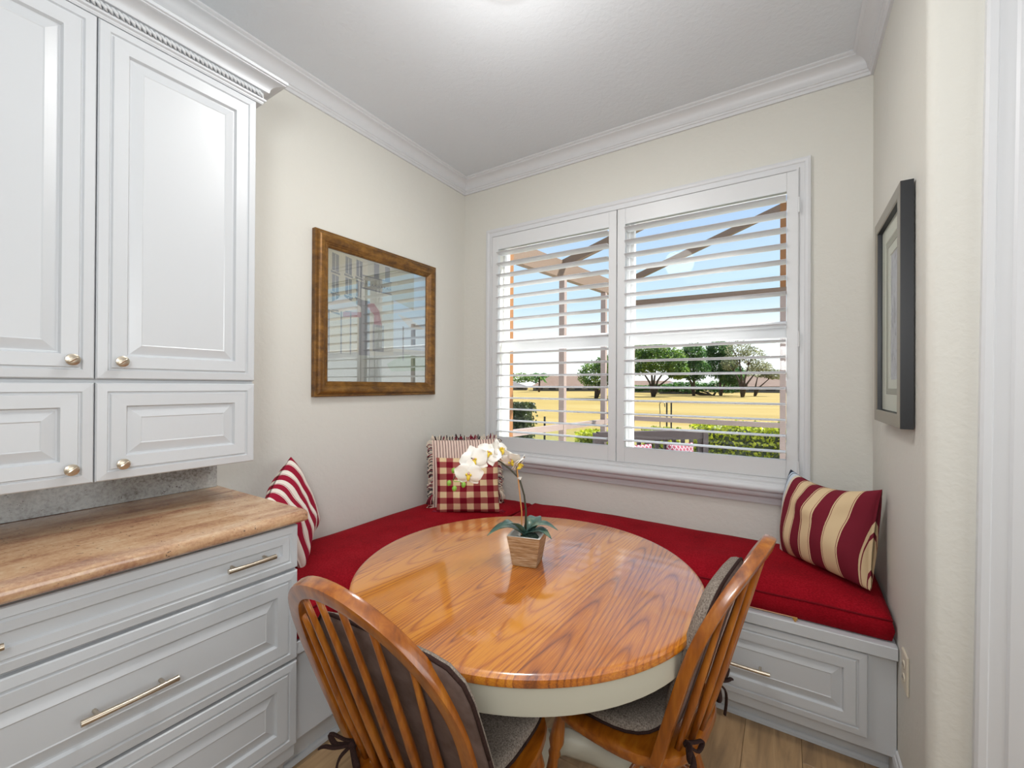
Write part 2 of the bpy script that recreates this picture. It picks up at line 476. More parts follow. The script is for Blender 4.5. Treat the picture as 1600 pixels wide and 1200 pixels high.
# ------------------------------------------------------------------ mesh helpers
class MB:
    def __init__(s):
        s.v = []; s.f = []; s.mi = []; s.uv = {}
    def add(s, verts, faces, mi=0, uvs=None):
        b = len(s.v)
        s.v += [tuple(x) for x in verts]
        for k, fc in enumerate(faces):
            s.f.append(tuple(b + i for i in fc))
            s.mi.append(mi)
            if uvs is not None:
                s.uv[len(s.f) - 1] = [uvs[i] for i in fc]
        return s
    def box(s, x0, x1, y0, y1, z0, z1, mi=0):
        vs = [(x, y, z) for z in (z0, z1) for y in (y0, y1) for x in (x0, x1)]
        return s.add(vs, [(0, 2, 3, 1), (4, 5, 7, 6), (0, 1, 5, 4), (2, 6, 7, 3), (0, 4, 6, 2), (1, 3, 7, 5)], mi)
    def bar(s, a, b, w, h, upv=(0, 0, 1), mi=0):
        a = Vector(a); b = Vector(b); d = (b - a).normalized(); u = Vector(upv)
        sd = d.cross(u).normalized(); u = sd.cross(d).normalized()
        vs = []
        for p_ in (a, b):
            for i, j in ((-1, -1), (1, -1), (1, 1), (-1, 1)):
                vs.append(p_ + sd * (w / 2 * i) + u * (h / 2 * j))
        return s.add(vs, [(0, 3, 2, 1), (4, 5, 6, 7), (0, 1, 5, 4), (1, 2, 6, 5), (2, 3, 7, 6), (3, 0, 4, 7)], mi)
    def tube(s, pts, rad, seg=8, mi=0, flat=None, upv=None, sq=2.0):
        pts = [Vector(p_) for p_ in pts]; n = len(pts)
        if not isinstance(rad, (list, tuple)): rad = [rad] * n
        vs = []
        prev = None
        for i in range(n):
            d = (pts[min(i + 1, n - 1)] - pts[max(i - 1, 0)]).normalized()
            if upv is not None:
                a = Vector(upv) - d * d.dot(Vector(upv))
            elif prev is None:
                a = Vector((0, 0, 1)) if abs(d.z) < 0.9 else Vector((1, 0, 0))
                a = a - d * d.dot(a)
            else:
                a = prev - d * d.dot(prev)
            a.normalize(); prev = a
            b = d.cross(a)
            r = rad[i]
            for k in range(seg):
                t = 2 * pi * k / seg
                ra, rb = (r, r) if flat is None else (r * flat[0], r * flat[1])
                if sq != 2.0:
                    k_ = (abs(cos(t)) ** sq + abs(sin(t)) ** sq) ** (-1 / sq); ra *= k_; rb *= k_
                vs.append(pts[i] + a * (cos(t) * ra) + b * (sin(t) * rb))
        fs = []
        for i in range(n - 1):
            for k in range(seg):
                k2 = (k + 1) % seg
                fs.append((i * seg + k, i * seg + k2, (i + 1) * seg + k2, (i + 1) * seg + k))
        fs.append(tuple(range(seg))[::-1]); fs.append(tuple((n - 1) * seg + k for k in range(seg)))
        return s.add(vs, fs, mi)
    def lathe(s, prof, seg=32, org=(0, 0, 0), ax=None, mi=0):
        """prof: (r, h) pairs; ax: axis vector"""
        A = Vector(ax).normalized() if ax else Vector((0, 0, 1))
        t0 = Vector((1, 0, 0)) if abs(A.x) < 0.9 else Vector((0, 1, 0))
        U = (t0 - A * A.dot(t0)).normalized(); V = A.cross(U)
        O = Vector(org); vs = []; n = len(prof)
        for r, h in prof:
            for k in range(seg):
                t = 2 * pi * k / seg
                vs.append(O + A * h + U * (cos(t) * r) + V * (sin(t) * r))
        fs = []
        for i in range(n - 1):
            for k in range(seg):
                k2 = (k + 1) % seg
                fs.append((i * seg + k, i * seg + k2, (i + 1) * seg + k2, (i + 1) * seg + k))
        fs.append(tuple(range(seg))[::-1]); fs.append(tuple((n - 1) * seg + k for k in range(seg)))
        return s.add(vs, fs, mi)
    def rings(s, O, U, V, N, w, h, prof, mi=0, back=0.0):
        """nested rectangular rings: prof [(inset, height)]; centre face closes it"""
        O, U, V, N = map(Vector, (O, U, V, N)); vs = []
        full = [(0.0, back)] + list(prof)
        for ins, ht in full:
            for a, b in ((ins, ins), (w - ins, ins), (w - ins, h - ins), (ins, h - ins)):
                vs.append(O + U * a + V * b + N * ht)
        fs = [(3, 2, 1, 0)]
        for i in range(len(full) - 1):
            for k in range(4):
                k2 = (k + 1) % 4
                fs.append((i * 4 + k, i * 4 + k2, (i + 1) * 4 + k2, (i + 1) * 4 + k))
        i = len(full) - 1
        fs.append((i * 4, i * 4 + 1, i * 4 + 2, i * 4 + 3))
        return s.add(vs, fs, mi)
    def frame(s, O, U, V, N, w, h, prof, mi=0, back=0.0):
        """picture-frame: rings without the centre face, closed at the back"""
        O, U, V, N = map(Vector, (O, U, V, N)); vs = []
        full = [(0.0, back)] + list(prof) + [(prof[-1][0], back)]
        for ins, ht in full:
            for a, b in ((ins, ins), (w - ins, ins), (w - ins, h - ins), (ins, h - ins)):
                vs.append(O + U * a + V * b + N * ht)
        fs = []; n = len(full)
        for i in range(n):
            j = (i + 1) % n
            for k in range(4):
                k2 = (k + 1) % 4
                fs.append((i * 4 + k, i * 4 + k2, j * 4 + k2, j * 4 + k))
        return s.add(vs, fs, mi)
    def sweep(s, prof, p0, p1, out, upv=(0, 0, 1), m0=0.0, m1=0.0, mi=0):
        """profile (out, up) swept from p0 to p1; m0/m1 mitre factors along the run per unit of out"""
        p0, p1, out, upv = Vector(p0), Vector(p1), Vector(out), Vector(upv)
        d = (p1 - p0).normalized(); n = len(prof); vs = []
        for base, mm in ((p0, m0), (p1, m1)):
            for o_, u_ in prof:
                vs.append(base + out * o_ + upv * u_ + d * (mm * o_))
        fs = [(i, (i + 1) % n, n + (i + 1) % n, n + i) for i in range(n)]
        fs.append(tuple(range(n))[::-1]); fs.append(tuple(range(n, 2 * n)))
        return s.add(vs, fs, mi)
    def prism(s, poly, z0, z1, mi=0):
        n = len(poly)
        vs = [(x, y, z0) for x, y in poly] + [(x, y, z1) for x, y in poly]
        fs = [(i, (i + 1) % n, n + (i + 1) % n, n + i) for i in range(n)]
        fs.append(tuple(range(n))[::-1]); fs.append(tuple(range(n, 2 * n)))
        return s.add(vs, fs, mi)
    def build(s, name, mats, parent=None, smooth=False, bevel=0.0, origin=None, subd=0, sharp=None):
        me = bpy.data.meshes.new(name)
        O = Vector(origin) if origin is not None else Vector((0, 0, 0))
        me.from_pydata([tuple(Vector(v_) - O) for v_ in s.v], [], s.f)
        if not isinstance(mats, (list, tuple)): mats = [mats]
        for m_ in mats: me.materials.append(m_)
        for i, p_ in enumerate(me.polygons):
            p_.material_index = s.mi[i]
            p_.use_smooth = smooth
        if s.uv:
            ul = me.uv_layers.new(name='UVMap')
            for fi, us in s.uv.items():
                for li, uvc in zip(me.polygons[fi].loop_indices, us):
                    ul.data[li].uv = uvc
        bm = bmesh.new(); bm.from_mesh(me)
        bmesh.ops.recalc_face_normals(bm, faces=bm.faces)
        bm.to_mesh(me); bm.free()
        if smooth and sharp is not None:
            me.set_sharp_from_angle(angle=math.radians(sharp))
        me.update()
        o = bpy.data.objects.new(name, me)
        COL.objects.link(o)
        if parent is not None:
            o.parent = parent
            base = world_origin(parent)
            o.location = O - base
            ORG[o.name] = O
        else:
            o.location = O
            ORG[o.name] = O
        if bevel:
            b = o.modifiers.new('bevel', 'BEVEL'); b.width = bevel; b.segments = 2; b.limit_method = 'ANGLE'; b.angle_limit = math.radians(40)
        if subd:
            b = o.modifiers.new('sub', 'SUBSURF'); b.levels = subd; b.render_levels = subd
        return o
ORG = {}
def world_origin(o):
    return ORG.get(o.name, Vector((0, 0, 0)))
def tag(o, label=None, cat=None, group=None, kind=None):
    if label: o['label'] = label
    if cat: o['category'] = cat
    if group: o['group'] = group
    if kind: o['kind'] = kind
    return o
def thing(name, label, cat, loc=(0, 0, 0), group=None):
    o = bpy.data.objects.new(name, None); COL.objects.link(o)
    o.empty_display_size = 0.05
    o.location = loc; ORG[o.name] = Vector(loc)
    return tag(o, label, cat, group)
def struct(o):
    o['kind'] = 'structure'; return o
def copy_tree(o, parent=None):
    c = o.copy(); COL.objects.link(c); c.parent = parent
    for ch in o.children: copy_tree(ch, c)
    return c

WX = 2.269      # right wall
H = 2.78        # ceiling
# ------------------------------------------------------------------ structure
# floor: base slab and planks along y
fl = struct(MB().box(-0.2, 4.7, -5.1, 0.2, -0.12, -0.012).build('floor', MT['dark']))
rnd = random.Random(3)
PW, PL = 0.184, 1.22
plank_mesh = {}
ix = 0
x = -0.02
while x < 4.5:
    y = 0.0 - rnd.random() * PL
    first = True
    y1 = 0.0
    while y1 > -5.0:
        y0 = max(y, -5.0)
        if y1 - y0 > 0.05:
            mb = MB()
            g = 0.0008
            hw, hl = (PW - g) / 2, (y1 - y0 - g) / 2
            cx, cy = x + PW / 2, (y0 + y1) / 2
            mb.rings((cx - hw, cy - hl, -0.012), (1, 0, 0), (0, 1, 0), (0, 0, 1), 2 * hw, 2 * hl, [(0, 0.0105), (0.0015, 0.012)])
            key = round(y1 - y0, 3)
            if key == PL and 'full' in plank_mesh:
                o = bpy.data.objects.new('plank', plank_mesh['full']); COL.objects.link(o)
                o.parent = fl; o.location = (cx, cy, 0)
            else:
                o = mb.build('plank', MT['floor'], fl, origin=(cx, cy, 0))
                if key == PL: plank_mesh['full'] = o.data
        y1 = y0; y = y0 - PL
    x += PW

struct(MB().box(-0.3, 4.7, -5.1, 0.2, H, H + 0.15).build('ceiling', MT['ceil']))
struct(MB().box(-0.2, 0.0, -5.1, 0.2, 0, H).build('wall_left', MT['wall']))
OX0, OX1, OZ0, OZ1 = 0.261, 2.0, 0.895, 2.337
wb = MB()
wb.box(0.0, OX0, 0.0, 0.2, 0, H).box(OX1, WX, 0.0, 0.2, 0, H).box(OX0, OX1, 0.0, 0.2, 0, OZ0).box(OX0, OX1, 0.0, 0.2, OZ1, H)
struct(wb.build('wall_back', MT['wall']))
poly = [(WX, 0.2), (WX, -0.845)]
for k in range(9):
    t = pi + k * (pi / 2) / 8
    poly.append((WX + 0.025 + 0.025 * cos(t), -0.845 + 0.025 * sin(t)))
poly += [(2.60, -0.87), (2.60, 0.2)]
struct(MB().prism(poly[::-1], 0, H).build('wall_right', MT['wall'], smooth=True, sharp=40))
struct(MB().box(-0.2, 4.7, -5.1, -4.95, 0, H).build('wall_rear', MT['wall']))
struct(MB().box(4.5, 4.7, -4.95, 0.2, 0, H).build('wall_far_right', MT['wall']))
struct(MB().box(2.60, 4.5, 0.0, 0.2, 0, H).build('wall_passage', MT['wall']))

# crown moulding
cp = [(0, 0), (0, -0.092), (0.010, -0.092), (0.013, -0.080), (0.018, -0.077), (0.020, -0.070), (0.024, -0.068)]
for k in range(7):
    t = k / 6 * pi / 2
    cp.append((0.024 + 0.040 * (1 - cos(t)) + 0.0, -0.064 + 0.044 * sin(t)))
cp += [(0.067, -0.018), (0.067, -0.012), (0.073, -0.010), (0.078, -0.006), (0.078, 0)]
struct(MB().sweep(cp, (0, 0, H), (WX, 0, H), (0, -1, 0), m0=1, m1=-1).build('trim_1', MT['trim'], smooth=True, sharp=30))
struct(MB().sweep(cp, (0, -4.95, H), (0, 0, H), (1, 0, 0), m0=0, m1=-1).build('trim_2', MT['trim'], smooth=True, sharp=30))
struct(MB().sweep(cp, (WX, 0, H), (WX, -0.87, H), (-1, 0, 0), m0=1, m1=1).build('trim_3', MT['trim'], smooth=True, sharp=30))
struct(MB().sweep(cp, (WX, -0.87, H), (2.60, -0.87, H), (0, -1, 0), m0=-1, m1=0).build('trim_4', MT['trim'], smooth=True, sharp=30))
# baseboards
bp = [(0, 0), (0.014, 0), (0.014, 0.085), (0.010, 0.097), (0.007, 0.10), (0.006, 0.112), (0, 0.118)]
struct(MB().sweep(bp, (WX, -0.455, 0), (WX, -0.87, 0), (-1, 0, 0), m1=1).build('baseboard_right', MT['trim'], smooth=False))
struct(MB().sweep(bp, (WX, -0.87, 0), (2.345, -0.87, 0), (0, -1, 0), m0=-1).build('baseboard_front', MT['trim'], smooth=False))

# door casing on the right foreground (leans a hair, as in the photo), with jamb
cs = [(0, 0), (0.014, 0), (0.018, 0.006), (0.018, 0.020), (0.013, 0.024), (0.013, 0.052), (0.018, 0.057), (0.020, 0.085), (0.014, 0.092), (0, 0.095)]
dc = MB()
pf = [(a, b) for a, b in cs]
dc.sweep(pf, (2.347, -0.87, 0), (2.378, -0.87, H - 0.10), (0, -1, 0), upv=(1, 0, 0))
dob = struct(dc.build('trim_5', MT['trim'], smooth=True, sharp=25))
struct(MB().box(2.46, 2.62, -0.885, -0.70, 0, H - 0.10).build('trim_6', MT['trim'], bevel=0.003))

# window casing (outer) and sill
ck = [(0, 0.012), (0.002, 0.018), (0.012, 0.020), (0.022, 0.018), (0.026, 0.014), (0.044, 0.014), (0.048, 0.024), (0.056, 0.024), (0.058, 0.020)]
CX0, CX1, CZ0, CZ1 = 0.203, 2.047, 0.84, 2.395
struct(MB().frame((CX0, 0, CZ0), (1, 0, 0), (0, 0, 1), (0, -1, 0), CX1 - CX0, CZ1 - CZ0, ck).build('trim_7', MT['trim']))
sp_ = [(0, 0.765), (0.012, 0.765), (0.014, 0.772), (0.014, 0.778), (0.018, 0.779), (0.020, 0.790), (0.022, 0.796)]
for k in range(8):
    t = k / 7 * pi / 2
    sp_.append((0.022 + 0.030 * sin(t), 0.828 - 0.030 * cos(t)))
for k in range(1, 9):
    t = k / 8 * pi
    sp_.append((0.050 + 0.018 * sin(t), 0.848 - 0.020 * cos(t)))
sp_ += [(0.046, 0.872), (0.046, 0.882), (0.034, 0.886), (0.034, 0.897), (0, 0.897)]
struct(MB().sweep(sp_, (CX0 - 0.002, 0, 0), (CX1 + 0.004, 0, 0), (0, -1, 0)).build('trim_8', MT['trim'], smooth=True, sharp=28))

# window units behind the shutters
def window_unit(name, x0, x1):
    w = MB()
    z0, z1 = OZ0, OZ1
    w.frame((x0, 0.155, z0), (1, 0, 0), (0, 0, 1), (0, -1, 0), x1 - x0, z1 - z0, [(0, 0.06), (0.018, 0.06), (0.021, 0.05), (0.021, 0.03)])
    o = struct(w.build(name, MT['vinyl'], bevel=0.0015))
    m = MB()
    zm = 1.612
    m.box(x0 + 0.021, x1 - 0.021, 0.095, 0.125, zm - 0.026, zm + 0.026)
    m.build('sash_rail', MT['vinyl'], o, bevel=0.003)
    for a, b, yy in ((z0 + 0.021, zm - 0.02, 0.10), (zm + 0.02, z1 - 0.021, 0.125)):
        s_ = MB().frame((x0 + 0.021, yy + 0.012, a), (1, 0, 0), (0, 0, 1), (0, -1, 0), x1 - x0 - 0.042, b - a, [(0, 0.022), (0.020, 0.022), (0.023, 0.014)])
        s_.build('sash', MT['vinyl'], o)
        MB().box(x0 + 0.042, x1 - 0.042, yy + 0.002, yy + 0.006, a + 0.021, b - 0.021).build('pane', MT['glass'], o)
    return o
window_unit('window_1', 0.233, 1.10)
window_unit('window_2', 1.150, 2.03)
struct(MB().box(1.10, 1.150, 0.09, 0.17, OZ0, OZ1).build('trim_9', MT['vinyl']))

# ------------------------------------------------------------------ plantation shutters
NL, PITCHL = 17, 0.0748
def shutter(x0, x1, label, hinge_x):
    t = thing('plantation_shutter', label, 'shutter', ((x0 + x1) / 2, -0.01, OZ0 + 0.003), 'plantation shutter panels in the window')
    ST = 0.046
    y0, y1 = -0.026, 0.004
    lx0, lx1 = x0 + ST, x1 - ST
    z0, z1, zb, zt = OZ0 + 0.003, OZ1 - 0.002, 0.985, 2.245
    for a, b in ((x0, lx0), (lx1, x1)):
        MB().box(a, b, y0, y1, z0, z1).build('stile', MT['shutter'], t, bevel=0.0025)
    for a, b in ((z0, zb), (zt, z1)):
        MB().box(lx0, lx1, y0 + 0.001, y1, a, b).build('rail', MT['shutter'], t, bevel=0.002)
    # louver mesh shared
    lm = None
    L = lx1 - lx0 - 0.004
    for k in range(NL):
        zc = zb + PITCHL / 2 + k * PITCHL - 0.001
        c = Vector(((lx0 + lx1) / 2, -0.010, zc))
        if lm is None:
            m = MB(); pr = []
            for j in range(16):
                a = 2 * pi * j / 16
                yy = 0.0435 * cos(a); zz = 0.0055 * sin(a) * (1 if abs(cos(a)) < 0.99 else 0.8)
                pr.append((yy, zz))
            tl = math.radians(-2.0)
            pr = [(y_ * cos(tl) - z_ * sin(tl), y_ * sin(tl) + z_ * cos(tl)) for y_, z_ in pr]
            vs = [(c.x + sx * L / 2, c.y + y_, c.z + z_) for sx in (-1, 1) for y_, z_ in pr]
            fs = [(i, (i + 1) % 16, 16 + (i + 1) % 16, 16 + i) for i in range(16)] + [tuple(range(16)), tuple(range(16, 32))]
            m.add(vs, fs)
            o = m.build('louver', MT['shutter'], t, origin=c, smooth=True, sharp=40)
            lm = o.data
        else:
            o = bpy.data.objects.new('louver', lm); COL.objects.link(o); o.parent = t
            o.location = c - world_origin(t)
    for z in (2.17, 1.55, 0.95):
        MB().tube([(hinge_x, -0.031, z - 0.035), (hinge_x, -0.031, z + 0.035)], 0.004, 8).build('hinge', MT['shutter'], t)
    return t
shutter(0.264, 1.131, 'left white plantation shutter panel with wide open louvers', 0.262)
shutter(1.136, 1.998, 'right white plantation shutter panel with wide open louvers', 2.000)

# ------------------------------------------------------------------ cabinets
X_, Y_, Z_ = (1, 0, 0), (0, 1, 0), (0, 0, 1)
RP = [(0, 0.014), (0.003, 0.018), (0.024, 0.020), (0.027, 0.015), (0.030, 0.015), (0.033, 0.020), (0.066, 0.019), (0.070, 0.009), (0.074, 0.009), (0.100, 0.017), (0.103, 0.0155)]
def scaled(prof, k):
    return [(a * k, b) for a, b in prof]
def knob(parent, P_, N):
    N = Vector(N)
    m = MB()
    m.lathe([(0.006, 0.0), (0.005, 0.008), (0.005, 0.012), (0.0145, 0.016), (0.0155, 0.020), (0.0150, 0.024), (0.010, 0.0262), (0.001, 0.0265)], 20, P_, N)
    # oval ridge across the face
    U = N.cross(Vector((0, 0, 1)))
    Pc = Vector(P_) + N * 0.0255
    d = (U * 0.8 + Vector((0, 0, 1)) * -0.6).normalized()
    m.tube([Pc - d * 0.012, Pc - d * 0.006, Pc + d * 0.006, Pc + d * 0.012], [0.001, 0.0035, 0.0035, 0.001], 8)
    return m.build('knob', MT['nickel'], parent, smooth=True, sharp=40)
def bar_handle(parent, A, B, N, r=0.0062):
    A, B, N = Vector(A), Vector(B), Vector(N)
    d = (B - A)
    m = MB()
    a1, b1 = A + N * 0.030, B + N * 0.030
    pts = [a1 + (b1 - a1) * (k / 10) + N * (0.003 * sin(pi * k / 10)) for k in range(11)]
    m.tube(pts, [r * (0.95 + 0.25 * abs(2 * k / 10 - 1)) for k in range(11)], 12)
    for q in (0.16, 0.84):
        P_ = A + d * q
        m.tube([P_, P_ + N * 0.03], 0.0045, 10)
    return m.build('handle', MT['nickel'], parent, smooth=True, sharp=40)

# wall cabinet
XU = 0.317
YU1 = -1.606
wc = thing('wall_cabinet', 'white raised panel wall cabinet with four doors above the granite counter', 'cabinet', (0, -2.03, 1.0507))
MB().box(0.002, XU, -2.90, YU1, 1.0507, 2.50).build('body', MT['white'], wc, bevel=0.001)
G = 0.0015
def udoor(y0, y1, z0, z1, kn, k=1.0):
    m = MB().rings((XU + 0.001, y0 + G, z0 + G), Y_, Z_, X_, y1 - y0 - 2 * G, z1 - z0 - 2 * G, scaled(RP, k))
    d = m.build('door', MT['white'], wc)
    if kn: knob(d, (XU + 0.019, kn[0], kn[1]), X_)
    return d
udoor(-2.034, -1.607, 1.339, 2.352, (-1.981, 1.391))
udoor(-2.460, -2.034, 1.339, 2.352, (-2.083, 1.391))
udoor(-2.034, -1.607, 1.0507, 1.331, (-1.977, 1.097), 1.0)
udoor(-2.460, -2.034, 1.0507, 1.331, (-2.083, 1.097), 1.0)
udoor(-2.890, -2.460, 1.339, 2.352, None)
udoor(-2.890, -2.460, 1.0507, 1.331, None)
# cabinet crown: fascia, cove
ccp = [(0, 0), (0.018, 0), (0.021, 0.005), (0.021, 0.009), (0.027, 0.012), (0.028, 0.018)]
ccp += [(0.021, 0.020), (0.021, 0.042), (0.034, 0.044), (0.036, 0.049)]
for k in range(8):
    t = k / 7 * pi / 2
    ccp.append((0.036 + 0.036 * (1 - cos(t)), 0.050 + 0.026 * sin(t)))
ccp += [(0.074, 0.077), (0.074, 0.080), (0.080, 0.082), (0.080, 0.092), (0, 0.092)]
zc0 = 2.352
MBc = MB().sweep(ccp, (XU, -2.90, zc0), (XU, YU1, zc0), X_, m0=0, m1=1)
MBc.sweep(ccp, (XU, YU1, zc0), (0.002, YU1, zc0), Y_, m0=-1, m1=0)
MBc.build('crown_molding', MT['white'], wc, smooth=True, sharp=28)
rp = MB()
yy = -2.88
while yy < YU1 + 0.02:
    # twisted rope strands
    P0 = Vector((XU + 0.025, yy, zc0 + 0.021)); 
    pts = [P0 + Vector((0.000, 0.0, 0.0)), P0 + Vector((0.007, -0.006, 0.006)), P0 + Vector((0.007, -0.014, 0.013)), P0 + Vector((0.001, -0.020, 0.019))]
    rp.tube(pts, [0.003, 0.0048, 0.0048, 0.003], 6)
    yy += 0.0125
ro = rp.build('rope_trim', MT['white'], wc, smooth=True)
ro['kind'] = 'stuff'

# base cabinet
XB = 0.582
YB1 = -1.598
bc = thing('base_cabinet', 'white three drawer base cabinet under the granite counter', 'cabinet', (0, -2.03, 0))
MB().box(0.002, XB, -2.90, YB1, 0.10, 0.873).build('body', MT['white'], bc, bevel=0.001)
MB().box(0.002, 0.520, -2.90, YB1 - 0.001, 0.001, 0.10).build('toe_kick', MT['white'], bc)
def bdrawer(z0, z1, prof, handles, y0=-2.462, y1=YB1):
    d = MB().rings((XB + 0.0005, y0 + G, z0 + G), Y_, Z_, X_, y1 - y0 - 2 * G, z1 - z0 - 2 * G, prof).build('drawer', MT['white'], bc)
    for a, b, z in handles:
        bar_handle(d, (XB + 0.017, a, z), (XB + 0.017, b, z), X_)
    return d
SM = [(0, 0.014), (0.003, 0.018), (0.022, 0.020), (0.025, 0.016), (0.028, 0.016), (0.031, 0.020), (0.052, 0.019), (0.055, 0.010), (0.060, 0.010)]
bdrawer(0.7265, 0.868, SM, [(-1.822, -1.688, 0.797), (-2.37, -2.236, 0.797)])
bdrawer(0.428, 0.7200, RP, [(-2.122, -1.938, 0.566)])
bdrawer(0.148, 0.4225, RP, [(-2.122, -1.938, 0.275)])
for z0, z1 in ((0.7265, 0.868), (0.428, 0.72), (0.148, 0.4225)):
    bdrawer(z0, z1, RP if z1 < 0.8 else SM, [], -2.89, -2.462)

# countertop with eased edge, backsplash
ct = MB()
cpf = [(0, -0.036), (0.612, -0.036), (0.622, -0.034), (0.628, -0.028), (0.630, -0.020), (0.630, -0.014), (0.627, -0.006), (0.621, -0.002), (0.613, 0), (0, 0)]
ct.sweep(cpf, (0.002, -2.92, 0.915), (0.002, -1.585, 0.915), X_)
cto = ct.build('countertop', MT['granite'], smooth=True, sharp=30)
tag(cto, 'polished golden beige granite countertop on the drawer cabinet', 'countertop')
bs = MB().box(0.001, 0.021, -2.92, YU1 + 0.012, 0.9155, 1.0495).build('backsplash', MT['splash'], bevel=0.0015)
tag(bs, 'grey speckled granite backsplash strip between counter and wall cabinet', 'backsplash')

# ------------------------------------------------------------------ benches
LZ0, LZ1 = 0.424, 0.487
bb = thing('window_bench', 'white built-in bench with drawers below the window', 'bench', (1.4, -0.25, 0))
MB().box(0.562, WX - 0.002, -0.508, -0.002, 0.088, LZ0).build('body', MT['white'], bb, bevel=0.001)
MB().box(0.562, WX - 0.002, -0.535, -0.002, LZ0, LZ1 - 0.02).build('seat_board', MT['white'], bb, bevel=0.003)
tk = MB().box(0.562, WX - 0.002, -0.440, -0.01, 0.001, 0.088)
tk.sweep([(0, 0), (0.014, 0), (0.012, 0.010), (0.006, 0.016), (0, 0.018)], (0.562, -0.440, 0.001), (WX - 0.002, -0.440, 0.001), (0, -1, 0))
tk.build('toe_kick', MT['white'], bb)
def fdrawer(x0, x1, hx):
    d = MB().rings((x1, -0.509, 0.132), (-1, 0, 0), Z_, (0, -1, 0), x1 - x0, 0.418 - 0.132, RP).build('drawer', MT['white'], bb)
    bar_handle(d, (hx[0], -0.527, 0.262), (hx[1], -0.527, 0.262), (0, -1, 0))
fdrawer(1.415, 2.190, (1.700, 1.905))
fdrawer(0.640, 1.405, (0.92, 1.125))
lb = thing('side_bench', 'white built-in bench along the left wall beside the drawer cabinet', 'bench', (0.28, -0.8, 0))
MB().box(0.002, 0.560, -1.597, -0.005, 0.125, LZ0).build('body', MT['white'], lb, bevel=0.001)
MB().box(0.002, 0.580, -1.597, -0.54, LZ0, LZ1 - 0.02).build('seat_board', MT['white'], lb, bevel=0.003)
tk = MB().box(0.002, 0.500, -1.597, -0.445, 0.001, 0.125)
tk.sweep([(0, 0), (0.014, 0), (0.012, 0.010), (0.006, 0.016), (0, 0.018)], (0.500, -1.597, 0.001), (0.500, -0.445, 0.001), X_)
tk.build('toe_kick', MT['white'], lb)
d = MB().rings((0.561, -1.40, 0.132), Y_, Z_, X_, 0.82, 0.286, RP).build('drawer', MT['white'], lb)
bar_handle(d, (0.579, -1.09, 0.262), (0.579, -0.89, 0.262), X_)

# bench cushions
def cushion(name, label, x0, x1, y0, y1, z0, zt_edge, crown, seedv, low_front=None):
    nx, ny = max(6, int((x1 - x0) / 0.04)), max(6, int((y1 - y0) / 0.04))
    cx, cy = (x0 + x1) / 2, (y0 + y1) / 2
    m = MB(); vs = []; top = {}
    def zt(i, j):
        u, v_ = 2 * i / nx - 1, 2 * j / ny - 1
        e_ = (1 - abs(u) ** 6) * (1 - abs(v_) ** 6)
        z = zt_edge + crown * e_
        if low_front: z -= low_front(u, v_)
        z += 0.004 * noise.noise(Vector((u * 4 + seedv, v_ * 3, seedv)))
        return z
    def pos(i, j):
        x_, y_ = x0 + (x1 - x0) * i / nx, y0 + (y1 - y0) * j / ny
        w = 0.005 * noise.noise(Vector((x_ * 5, y_ * 5, seedv)))
        return x_ + (w if 0 < i < nx else 0), y_ + (w if 0 < j < ny else 0)
    R_ = 0.012
    idx = {}
    for j in range(ny + 1):
        for i in range(nx + 1):
            x_, y_ = pos(i, j)
            bx = min(1, max(-1, 2 * i / nx - 1)); by = 2 * j / ny - 1
            idx[i, j] = len(vs)
            # inset of top rim for roundness
            sx = R_ if i == 0 else (-R_ if i == nx else 0)
            sy = R_ if j == 0 else (-R_ if j == ny else 0)
            vs.append((x_ + sx, y_ + sy, zt(i, j)))
    fs = [(idx[i, j], idx[i + 1, j], idx[i + 1, j + 1], idx[i, j + 1]) for i in range(nx) for j in range(ny)]
    border = [(i, 0) for i in range(nx)] + [(nx, j) for j in range(ny)] + [(i, ny) for i in range(nx, 0, -1)] + [(0, j) for j in range(ny, 0, -1)]
    prev = [idx[b] for b in border]
    levels = []
    for lv, (dz, dr) in enumerate(((-0.010, 0.0), (-0.5, 0.007), (-0.92, 0.0), (-1.0, -0.012))):
        cur = []
        for b in border:
            x_, y_ = pos(*b)
            zz = zt(*b)
            if lv == 0: z = zz - 0.012
            else: z = zz + (zz - z0) * dz
            ox = (-1 if b[0] == 0 else (1 if b[0] == nx else 0)); oy = (-1 if b[1] == 0 else (1 if b[1] == ny else 0))
            cur.append(len(vs)); vs.append((x_ + ox * dr, y_ + oy * dr, z))
        n = len(border)
        for k in range(n):
            fs.append((prev[k], cur[k], cur[(k + 1) % n], prev[(k + 1) % n]))
        levels.append(cur); prev = cur
    fs.append(tuple(prev))
    m.add(vs, fs)
    o = m.build(name, MT['red'], smooth=True, origin=(cx, cy, z0))
    tag(o, label, 'cushion')
    rim = [Vector(vs[i]) for i in levels[0]]
    pm = MB(); pm.tube(rim + [rim[0]], 0.0035, 6)
    pm.build('piping', MT['piping'], o, smooth=True)
    return o
cb = cushion('bench_cushion', 'long red cushion on the bench under the window', 0.592, 2.255, -0.505, -0.012, LZ1 - 0.019, 0.568, 0.030, 1.3,
             low_front=lambda u, v_: 0.012 * max(0, -v_) - 0.012 * max(0, v_))
cl = cushion('bench_cushion', 'dark red cushion on the left wall bench behind the table', 0.012, 0.578, -1.590, -0.012, LZ1 - 0.019, 0.572, 0.024, 5.1)
zp = MB(); zp.tube([(1.45, -0.516, 0.4785), (1.75, -0.518, 0.4785), (1.985, -0.516, 0.4785)], 0.0022, 6)
zp.build('zipper', MT['ziptape'], cb)
zq = MB(); zq.box(1.975, 1.990, -0.522, -0.516, 0.472, 0.482); zq.box(1.979, 1.986, -0.524, -0.520, 0.452, 0.474)
zq.build('zipper_pull', MT['zip'], cb, bevel=0.001)

